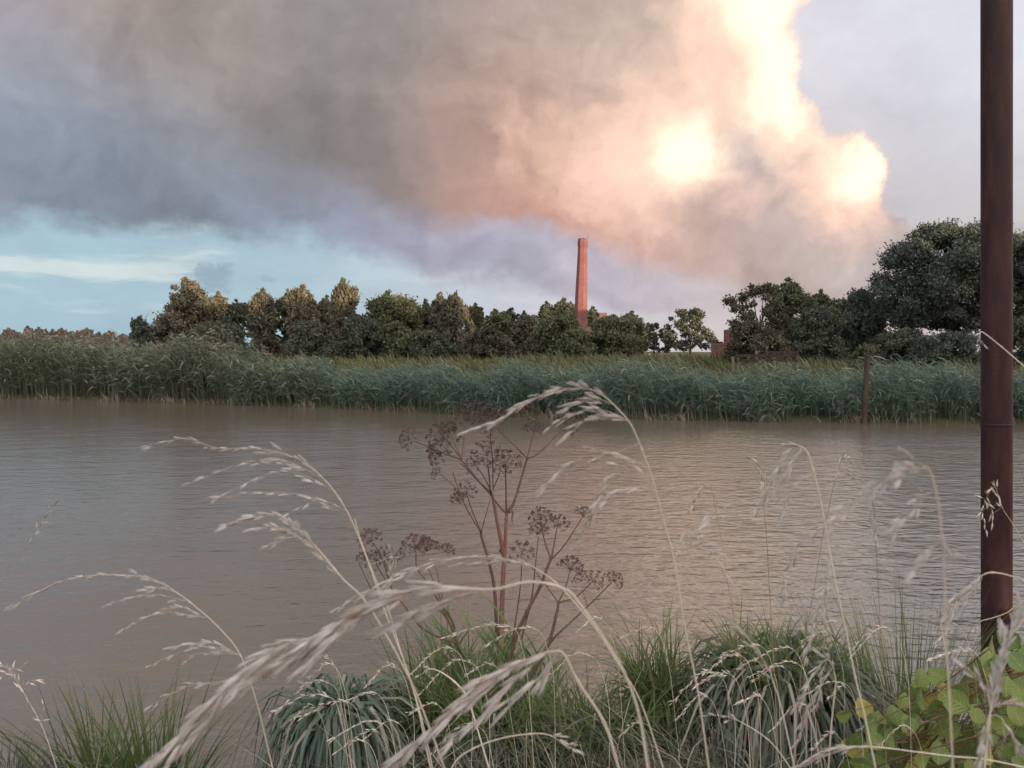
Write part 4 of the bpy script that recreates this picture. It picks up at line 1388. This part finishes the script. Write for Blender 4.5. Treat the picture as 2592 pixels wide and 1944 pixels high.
LM = leaf_mesh()
c6 = lambda x, y: (1728 + x * .3906, 1344 + y * .3906)
SD = 2.7
sb = at(2450, 2100, SD)
sz = .88
shr = empty('leafy_shrub', (sb[0], SD, sz), 'yellow-green broad-leaved shrub in the lower right corner', 'shrub')
rs = np.random.RandomState(77)
fixed = [(1545, 950, 150, 40), (1660, 945, 170, -50), (1850, 980, 150, 10), (1540, 1075, 190, 70), (1760, 1100, 200, -60), (1940, 1080, 170, -30), (1050, 1195, 120, 85), (1170, 1150, 150, -20), (1220, 1240, 150, 75),
         (1380, 1190, 160, 20), (1500, 1240, 150, 60), (1640, 1220, 190, -70), (1580, 1310, 230, 180), (1870, 1290, 190, 170), (1720, 1290, 160, -120), (2000, 730, 150, 75), (2030, 860, 200, 70), (2110, 700, 170, -60), (2160, 840, 160, -30),
         (2180, 930, 150, 10), (1990, 920, 150, 90), (2100, 1000, 180, 30), (2060, 1250, 170, -100), (2160, 1180, 170, -20), (1340, 1330, 190, 80), (1480, 1360, 160, 150), (2120, 1430, 200, 160), (2190, 1480, 170, -40), (1970, 1440, 170, 60), (1560, 1470, 170, 100),
         (1290, 1300, 130, 60), (1430, 1100, 120, 40), (2190, 1080, 150, -10), (1800, 1400, 190, 200), (1660, 1430, 170, 20), (1900, 1180, 160, 30)]
pts = [(*c6(x, y), r * .3906, a, rs.uniform(-.3, .25)) for x, y, r, a in fixed]
while len(pts) < 175:
    x, y = rs.uniform(2140, 2640), rs.uniform(1640, 2020)
    if y < np.interp(x, [2140, 2300, 2420, 2500, 2640], [1860, 1740, 1720, 1640, 1620]) + 20:
        continue
    pts.append((x, y, rs.uniform(48, 80), rs.uniform(-180, 180), rs.uniform(-.1, .5)))
nodes = []
for (x, y, L, a, dd) in pts:
    c = at(x, y, SD + dd) - np.array([sb[0], SD, sz])
    k = L * (SD + dd) / FPX / .1
    o = obj('leaf', LM, shr)
    o.rotation_mode = 'QUATERNION'
    # leaf axis in the picture plane rotated by a, blade tipped up towards the sky
    q = Quaternion((0, 1, 0), R(a)) @ Quaternion((1, 0, 0), R(rs.uniform(45, 80)))
    q = Quaternion(Vector(rs.normal(0, 1, 3)).normalized(), rs.uniform(-.3, .3)) @ q
    o.rotation_quaternion = q
    axis = q @ Vector((0, 1, 0))
    o.location = Vector(c) - axis * (.05 * k)
    o.scale = (k, k, k)
    nodes.append(np.array(o.location))
nodes = np.array(nodes)
for j in range(12):
    sel = nodes[j::12]
    sel = sel[np.argsort(sel[:, 2])]
    bx = sel[:, 0].mean() * .6
    cv = catmull(np.vstack([[bx, sel[:, 1].mean(), -.05], [bx + .1 * (sel[0, 0] - bx), sel[0, 1], max(.02, sel[0, 2] * .5)], sel[len(sel) // 2], sel[-1]]), 5)
    s = MB(); s.tube(cv, np.linspace(.006, .002, len(cv)), 5)
    for p_ in sel:
        i_ = np.argmin(np.linalg.norm(cv - p_, axis=1))
        s.tube([cv[i_], (cv[i_] + p_) / 2 + [0, 0, .01], p_], [.002, .0016, .0012], 4)
    obj('stem', s.mesh('stem', M['shrub_stem'], True), shr)

# ------------------------------------------------------------------ seeded grass stalks
def spikelet_mesh(seed):
    """pointed dry floret cluster with a few bristly glume tips, 1 unit long"""
    rs = np.random.RandomState(seed)
    s = MB()
    for k in range(4):
        off = rs.uniform(-.06, .06, 3) * [1, 1, 0]
        sp = np.array([rs.uniform(-.12, .12), rs.uniform(-.12, .12), 0])
        z0, z1 = rs.uniform(0, .25), rs.uniform(.75, 1.05)
        zz = np.array([0, .3, .65, 1]) * (z1 - z0) + z0
        c = np.stack([off[0] + sp[0] * zz, off[1] + sp[1] * zz, zz], -1)
        s.tube(c, [.010, .050, .040, .005], 5)
    return s.mesh('spikelet', M['spike'], True)


SPK = [spikelet_mesh(k) for k in range(5)]


def orient(d, rs):
    return Vector(d).to_track_quat('Z', 'Y') @ Quaternion((0, 0, 1), rs.uniform(0, 6.28))


def stalk(label, pts, depth, head, seed, branches=(), stem='blond', r=.0011, n=26, sl=.011, group=None, ddep=0.0, single=True, spread=.35, root=True, name='grass_stalk'):
    """pts: picture points from root to tip at the given distance; head = index where the seed head starts;
       branches: picture polylines carrying spikelets"""
    rs = np.random.RandomState(seed)
    K = len(pts)
    P3 = [at(x, y, depth + ddep * k / (K - 1)) for k, (x, y) in enumerate(pts)]
    zg = float(near_h(P3[0][0], np.array(depth))) if root else None
    P3 = np.array(P3)
    ext = None
    if root and P3[0][2] > zg + .05:
        d = P3[0] - P3[1]
        drop = P3[0][2] - zg
        sl_ = np.clip(d[:2] / max(abs(d[2]), .25 * np.linalg.norm(d) + 1e-6), -.8, .8)
        q = P3[0] + np.array([sl_[0] * drop * .35, sl_[1] * drop * .35, -drop - .01])
        dn = d / (np.linalg.norm(d) + 1e-9)
        c1 = P3[0] + dn * drop * .4
        c1[2] = max(c1[2], zg + .05)
        tb_ = np.linspace(0, 1, 13)[:-1, None]
        ext = (1 - tb_) ** 2 * q + 2 * tb_ * (1 - tb_) * c1 + tb_ ** 2 * P3[0]
    o0 = P3[0].copy() if ext is None else ext[0].copy()
    rt_ = empty(name, tuple(o0), label, 'grass stalk', group)
    cv = catmull(P3 - o0, 6)
    hi = head * 6
    if ext is not None:
        cv = np.vstack([ext - o0, cv])
        hi += len(ext)
    r *= .72
    rad = np.concatenate([np.linspace(r * 1.25, r, hi), np.linspace(r * .8, r * .3, len(cv) - hi)]) if hi < len(cv) else np.linspace(r * 1.25, r * .5, len(cv))
    s = MB(); s.tube(cv, rad, 6)
    for k in range(10, max(11, hi - 3), 14):   # nodes on the culm
        if k < len(cv) - 1:
            t = cv[k + 1] - cv[k]; t /= np.linalg.norm(t)
            s.tube([cv[k] - t * .004, cv[k], cv[k] + t * .004], [r, r * 1.7, r], 6)
    obj('stem', s.mesh('stem', M[stem], True), rt_)
    lines = []
    if hi < len(cv) - 1:
        lines.append((cv[hi:], n))
    bm_ = MB()
    for br in branches:
        bp, bn = br[0], br[1]
        b3 = np.array([at(x, y, depth + ddep * .5 + (br[2] if len(br) > 2 else 0)) for x, y in bp]) - o0
        # hook the branch on the nearest point of the stem
        j = np.argmin(np.linalg.norm(cv - b3[0], axis=1))
        bc = catmull(np.vstack([cv[j], b3]), 5)
        bm_.tube(bc, np.linspace(r * .4, r * .22, len(bc)), 4)
        lines.append((bc[4:], bn))
    if bm_.n:
        obj('branchlet', bm_.mesh('branchlet', M[stem], True), rt_)
    jm = MB()
    ym = MB()
    for line, cnt in lines:
        cnt = int(cnt * 1.35)
        seg = np.linalg.norm(np.diff(line, axis=0), axis=1)
        cum = np.concatenate([[0], np.cumsum(seg)])
        for k in range(cnt):
            f = (k + rs.uniform(.2, .9)) / cnt * cum[-1]
            p0 = np.array([np.interp(f, cum, line[:, i]) for i in range(3)])
            i_ = min(len(line) - 2, np.searchsorted(cum, f, 'right') - 1)
            t = line[i_ + 1] - line[i_]; t /= np.linalg.norm(t) + 1e-9
            d = t + rs.normal(0, spread, 3) + np.array([-.10, 0, -.12])
            d /= np.linalg.norm(d)
            L = sl * rs.uniform(.75, 1.3)
            st_ = p0 + d * L * rs.uniform(.1, .8)
            ym.tube([p0, (p0 + st_) / 2 + rs.normal(0, .0004, 3), st_], [r * .25] * 3, 3)
            if single:
                o = obj('spikelet', SPK[rs.randint(5)], rt_)
                o.location = Vector(st_)
                o.rotation_mode = 'QUATERNION'
                o.rotation_quaternion = orient(d, rs)
                w = min(L, .0155) * rs.uniform(.7, 1.05)
                o.scale = (w, w, L)
            else:
                u = np.cross(d, [.2, .9, .3]); u /= np.linalg.norm(u)
                jm.tube([st_, st_ + d * L * .35 + u * L * .04, st_ + d * L], [L * .03, L * .12, L * .015], 4)
    if ym.n:
        obj('pedicels', ym.mesh('pedicels', M[stem]), rt_, kind='stuff')
    if jm.n:
        obj('seed_head', jm.mesh('seed_head', M['spike_far']), rt_, kind='stuff')
    return rt_


V = lambda *p: [(x * 1.1718, y * 1.1718) for x, y in p]
c4 = lambda *p: [(x * .3906, 1344 + y * .3906) for x, y in p]
c5 = lambda *p: [(800 + x * .3906, 1344 + y * .3906) for x, y in p]
C6 = lambda *p: [(1728 + x * .3906, 1344 + y * .3906) for x, y in p]
C7 = lambda *p: [(850 + x * .3617, 950 + y * .3617) for x, y in p]
C8 = lambda *p: [(1650 + x * .4259, 1050 + y * .4259) for x, y in p]

stalk('nearest blurred seed head sweeping from centre to the bottom left', [(1640, 1944), (1615, 1800), (1566, 1676), (1464, 1524), (1421, 1488), (1339, 1473), (1241, 1492), (1073, 1486), (917, 1545), (800, 1610), (703, 1640), (547, 1766), (469, 1852), (371, 1944)], .55, 6, 1,
      branches=[(c5((1000, 400), (800, 470), (600, 540)), 9), (c5((700, 360), (450, 470), (250, 580), (80, 740)), 14), (c5((300, 560), (100, 680), (-150, 830), (-300, 900)), 12), (c4((1850, 780), (1650, 950), (1450, 1130), (1150, 1420)), 12)], n=64, sl=.021, r=.0010, spread=.12)
stalk('second big blurred seed head arching below the first', [(1566, 1944), (1530, 1830), (1464, 1727), (1430, 1660), (1405, 1648), (1345, 1665), (1269, 1712), (1171, 1781), (1073, 1863), (995, 1944)], .60, 4, 2,
      branches=[(c5((1450, 830), (1300, 950), (1150, 1130), (950, 1300)), 12), (c5((1350, 850), (1150, 920), (950, 1080)), 10), (c5((1560, 790), (1500, 900), (1380, 1010)), 8)], n=40, sl=.021, r=.0012, spread=.12)
stalk('slender seed head arching flat across the thick brown stem', c5((2250, 1536), (2100, 1100), (1960, 870), (1800, 620), (1600, 380), (1450, 260), (1340, 212), (1100, 165), (800, 190), (500, 300), (330, 400), (170, 490)), .85, 5, 3,
      branches=[(c5((1330, 200), (1150, 190), (950, 215)), 6), (c5((700, 230), (500, 330), (280, 430)), 6)], n=20, sl=.013, r=.0009, spread=.12)
stalk('tall stalk whose arched pale head crosses the far reeds', [(1794, 1944), (1767, 1754), (1735, 1595), (1718, 1489), (1705, 1412), (1676, 1306), (1650, 1208), (1613, 1109), (1591, 1066), (1555, 1026), (1526, 1001), (1483, 984), (1411, 990), (1335, 1015), (1277, 1055), (1204, 1084)], .80, 9, 4,
      branches=[(C7((2050, 320), (1900, 250), (1750, 240), (1540, 320)), 9), (C7((2040, 310), (1950, 290), (1800, 290), (1680, 370)), 8), (C7((1950, 210), (1840, 170), (1700, 190), (1620, 230)), 7),
                (C7((2040, 320), (1960, 300), (1850, 300)), 5), (C7((2190, 640), (2100, 600), (2000, 560), (1880, 530)), 6), (C7((2200, 720), (2080, 640), (1960, 700), (1850, 850), (1750, 1040)), 12), (C7((2210, 800), (2100, 780), (1950, 830), (1840, 940)), 9),
                (C7((1900, 560), (1750, 570), (1620, 640), (1500, 735)), 8), (C8((135, 850), (180, 780), (260, 700), (350, 620)), 4), (C8((140, 840), (220, 780), (340, 770)), 5), (C8((220, 780), (330, 800), (420, 890)), 4)], n=26, sl=.0145, r=.0010, spread=.14)
stalk('pale stalk left of centre with heads blown to the left', V((930, 1659), (890, 1480), (835, 1330), (790, 1200), (750, 1105), (700, 1035), (640, 990), (560, 970), (470, 968), (400, 948), (315, 963)), 1.05, 5, 5,
      branches=[(V((690, 1030), (600, 990), (500, 1010), (410, 1045)), 9), (V((720, 1060), (640, 1020), (560, 1030), (480, 1072)), 8), (V((745, 1110), (660, 1070), (560, 1065), (490, 1073)), 8), (V((750, 1105), (690, 1080), (630, 1105)), 5), (V((680, 1020), (600, 1000), (540, 1000)), 6)], n=20, sl=.0145, r=.0009, spread=.13)
stalk('brownish blurred stalk just below the left pale heads', V((960, 1659), (900, 1500), (850, 1400), (790, 1300), (740, 1250), (690, 1190), (640, 1140), (590, 1110), (500, 1130)), .8, 5, 6,
      branches=[(V((740, 1250), (660, 1170), (600, 1140), (555, 1145)), 7), (V((700, 1200), (640, 1160), (580, 1180)), 6), (V((660, 1150), (600, 1140), (550, 1140)), 5)], n=16, sl=.013, r=.001, spread=.15)
stalk('lone long head reaching toward the left frame edge', [(690, 1944), (650, 1780), (609, 1660), (560, 1595), (500, 1540), (440, 1495), (383, 1465), (320, 1456), (230, 1457), (140, 1478), (38, 1530)], 1.0, 5, 7,
      branches=[(c4((1160, 415), (1080, 375), (980, 378)), 4), (c4((1200, 450), (1020, 415), (880, 425), (725, 465)), 7), (c4((1320, 560), (1200, 500), (1060, 520), (840, 610)), 10), (c4((1330, 560), (1180, 540), (1050, 535)), 6), (c4((1550, 805), (1430, 740), (1280, 725), (1120, 750)), 9), (c4((1550, 805), (1350, 750), (1150, 790), (960, 880)), 9), (c4((1540, 800), (1300, 790), (1190, 850)), 5), (c4((1600, 900), (1480, 970), (1240, 1000), (1020, 1110)), 11)], n=22, sl=.0135, r=.0009, spread=.12)
stalk('pale stalk with nodding brown head in front of the peach reflection', [(2216, 1944), (2189, 1813), (2165, 1715), (2140, 1590), (2114, 1472), (2093, 1357), (2076, 1263), (2050, 1161), (2036, 1136), (2018, 1126)], .85, 8, 8,
      branches=[(C8((880, 190), (840, 190), (790, 260), (700, 420), (650, 520)), 11), (C8((890, 200), (850, 260), (800, 340), (720, 460)), 10), (C8((900, 210), (850, 250), (805, 380)), 6), (C8((960, 350), (900, 375), (830, 450), (780, 600)), 8), (C8((1020, 660), (950, 700), (880, 780), (820, 900), (785, 1085)), 14),
                (C8((1065, 860), (1050, 900), (1040, 1050), (1035, 1110)), 8), (C8((1090, 990), (1040, 1040), (980, 1180), (930, 1380)), 16)], n=3, sl=.0125, r=.0011, spread=.14)
stalk('dark thin stalk crossing the nodding stalk in an X', C8((870, 1750), (900, 1400), (960, 1060), (1020, 700), (1080, 430), (1130, 265)) + C8((1165, 275)), 1.8, 4, 9, n=14, stem='stem_dark', r=.0011, single=False, sl=.012, spread=.2)
stalk('upright thin brown stalk left of the nodding head', C8((735, 1700), (715, 1300), (700, 1050), (680, 700), (660, 500), (650, 330), (610, 275)), 1.9, 4, 10, n=14, stem='stem_dark', r=.0011, single=False, sl=.014, spread=.35)
stalk('faint thin stalk at the left side of the peach reflection', C8((560, 1700), (500, 1280), (460, 1050), (420, 780), (380, 560), (350, 430), (305, 430), (270, 490), (235, 545)), 2.2, 5, 11, n=14, stem='stem_dark', r=.0011, single=False, sl=.014, spread=.25)
stalk('grey out-of-focus stalk just left of the steel pile', [(2412, 1944), (2400, 1695), (2393, 1604), (2391, 1476), (2383, 1348), (2374, 1271), (2353, 1190), (2330, 1185), (2290, 1190), (2240, 1220), (2180, 1260), (2118, 1306)], .42, 6, 12,
      branches=[(C8((1690, 500), (1620, 480), (1560, 560), (1420, 690)), 9), (C8((1720, 740), (1660, 800), (1570, 900)), 5), (C8((1640, 330), (1540, 310), (1450, 350)), 7), (C8((1720, 700), (1745, 780), (1770, 800)), 4)], n=14, sl=.008, r=.0006, spread=.25)
stalk('grey drooping head hanging in the middle of the right water', C8((1380, 1750), (1350, 1100), (1330, 760), (1320, 560), (1280, 430), (1240, 380), (1180, 335)), 1.3, 3, 13, branches=[(C8((1290, 440), (1310, 520), (1330, 680)), 8), (C8((1300, 450), (1300, 560), (1305, 670)), 6), (C8((1270, 400), (1230, 380), (1190, 350)), 5)], n=8, sl=.015, r=.0007, spread=.12, stem='stem_dark')
stalk('hook-shaped pale stalk bending over the steel pile', [(2700, 1800), (2650, 1560), (2592, 1472), (2561, 1459), (2523, 1450), (2489, 1455), (2446, 1493), (2425, 1530), (2412, 1560)], .9, 5, 14, branches=[(C8((1970, 950), (1880, 1020), (1800, 1090), (1760, 1160)), 8), (C8((1960, 980), (1900, 1060), (1880, 1100)), 5)], n=16, sl=.013, r=.001, spread=.15)
stalk('pale head leaning over the shaggy tussock', C6((760, 1700), (640, 1150), (590, 990), (560, 900), (460, 740), (350, 610), (290, 570)), .85, 2, 15, n=18, sl=.012, r=.0009, spread=.14)
stalk('long drooping head over the leafy shrub at far right', C6((1930, 1800), (1960, 1500), (1990, 1200), (2020, 1050), (2080, 800), (2140, 650), (2185, 540)), .62, 2, 16, n=46, sl=.011, r=.0012, spread=.16, branches=[(C6((1990, 1100), (1950, 1000), (1820, 860)), 4), (C6((2000, 1150), (2060, 1120), (2180, 1120)), 6), (C6((2050, 1200), (2120, 1300), (2190, 1390)), 6), (C6((1980, 1200), (1960, 1330), (1930, 1500)), 14)])
stalk('almost level pale stalk along the bottom right', C6((2250, 1540), (1960, 1480), (1740, 1460), (1500, 1430), (1250, 1400), (1050, 1400), (900, 1430), (740, 1530)), .9, 4, 17, n=18, sl=.0135, r=.001, spread=.12, branches=[(C6((1100, 1400), (980, 1440), (860, 1480)), 6)])
stalk('curved pale blade-like stalk across the shaggy tussock', C6((760, 1640), (660, 1480), (550, 1350), (400, 1250), (280, 1200), (150, 1195)), 1.1, 3, 18, n=5, sl=.010, r=.0009)
stalk('brown nodding head in the middle of the shaggy tussock', C6((930, 1800), (960, 1300), (985, 1050), (990, 950), (940, 830), (850, 930), (790, 1040), (740, 1120)), .95, 3, 19, n=24, sl=.012, r=.0011, spread=.15, branches=[(C6((960, 900), (890, 1010), (820, 1150), (760, 1350)), 16), (C6((930, 850), (900, 930), (880, 1100), (800, 1190)), 10)])
stalk('thin dark stalk at the left frame edge leaning right', V((-60, 1450), (0, 1255), (60, 1180), (90, 1130), (118, 1090)), 1.9, 2, 20, n=10, single=False, sl=.014, stem='stem_dark', r=.0009, spread=.2)
stalk('thin pale stalk in the lower left corner leaning left', c4((420, 1700), (290, 1310), (200, 1130), (100, 960), (20, 870), (-60, 860)), 1.6, 2, 21, n=9, single=False, sl=.014, r=.0008, spread=.5, branches=[(c4((110, 960), (60, 920), (-20, 950)), 4), (c4((150, 1040), (190, 980), (240, 960)), 4), (c4((90, 950), (80, 900), (140, 890)), 3), (c4((210, 1210), (260, 1230), (290, 1130)), 4)])
stalk('dry stem slanting down across the steel pile at mid height', [(2680, 1050), (2620, 960), (2592, 928), (2570, 908), (2535, 878), (2500, 850), (2482, 840), (2480, 862)], 1.2, 6, 22, n=3, sl=.010, r=.0011, root=False)
stalk('small pink seed head showing in front of the steel pile', [(2620, 1420), (2566, 1330), (2540, 1290), (2525, 1250), (2520, 1232), (2508, 1240)], 1.9, 2, 23, n=12, single=False, sl=.016, r=.0008, spread=.2, root=False, branches=[(C8((2030, 580), (2010, 520), (1985, 505), (1970, 560)), 5), (C8((1985, 510), (2020, 550), (2030, 620)), 5), (C8((1975, 560), (1970, 610), (1985, 670)), 4)])
stalk('dry twig curving past the foot of the steel pile', [(2700, 1470), (2592, 1520), (2550, 1550), (2510, 1565), (2480, 1575), (2465, 1610)], 2.2, 4, 24, n=3, single=False, sl=.01, stem='stem_dark', r=.0022, root=False)
stalk('pale straight culm rising through the shrub', C6((1760, 1900), (1750, 1536), (1735, 1200), (1715, 900), (1690, 700), (1660, 560), (1620, 520)), .85, 4, 25, n=8, sl=.01, r=.0010, spread=.4)
stalk('pale thin culm leaning at left of the thick brown stem', c5((780, 1650), (680, 1200), (600, 940), (540, 750), (470, 520), (380, 300), (290, 60), (250, -80)), 1.3, 7, 26, n=2, sl=.01, r=.0012, branches=[(c5((470, 480), (480, 300), (500, 180), (480, 120)), 6), (c5((500, 170), (515, 220), (480, 320)), 4)])
stalk('nodding reddish bent-over straw at bottom centre', c5((1050, 1300), (980, 1080), (900, 980), (800, 910), (730, 895), (690, 925)), 1.4, 3, 27, n=3, sl=.012, r=.0018)
stalk('stout culm at bottom centre with level ear', c5((820, 1700), (900, 1500), (1020, 1410), (1180, 1350), (1340, 1320), (1500, 1320), (1640, 1400)), .9, 5, 28, n=8, sl=.012, r=.0010, root=True)

# smaller bent-grass around the tussocks, all blown to the left
rs = np.random.RandomState(90)
lab = 'short pale bent grass with fine seed head among the bottom tussocks'
n_small = 0
for k in range(48):
    x = rs.uniform(660, 2500)
    d = rs.uniform(1.7, 3.2)
    ytop = rs.uniform(1560, 1860) if x > 1150 else rs.uniform(1650, 1880)
    hgt = rs.uniform(.9, 1.3)
    L = rs.uniform(70, 150) * 2.2 / d
    pts = [(x + rs.uniform(20, 70), 2050), (x + 30, ytop + 150), (x + 12, ytop + 50), (x - 10, ytop + 5), (x - L * .45, ytop - 2), (x - L, ytop + L * rs.uniform(.15, .6))]
    stalk(lab, pts, d, 3, 500 + k, n=rs.randint(14, 26), single=False, sl=.012, r=.0008, spread=.22, group='small bent grasses at the bottom')

# everything hangs on one frame update
bpy.context.view_layer.update()
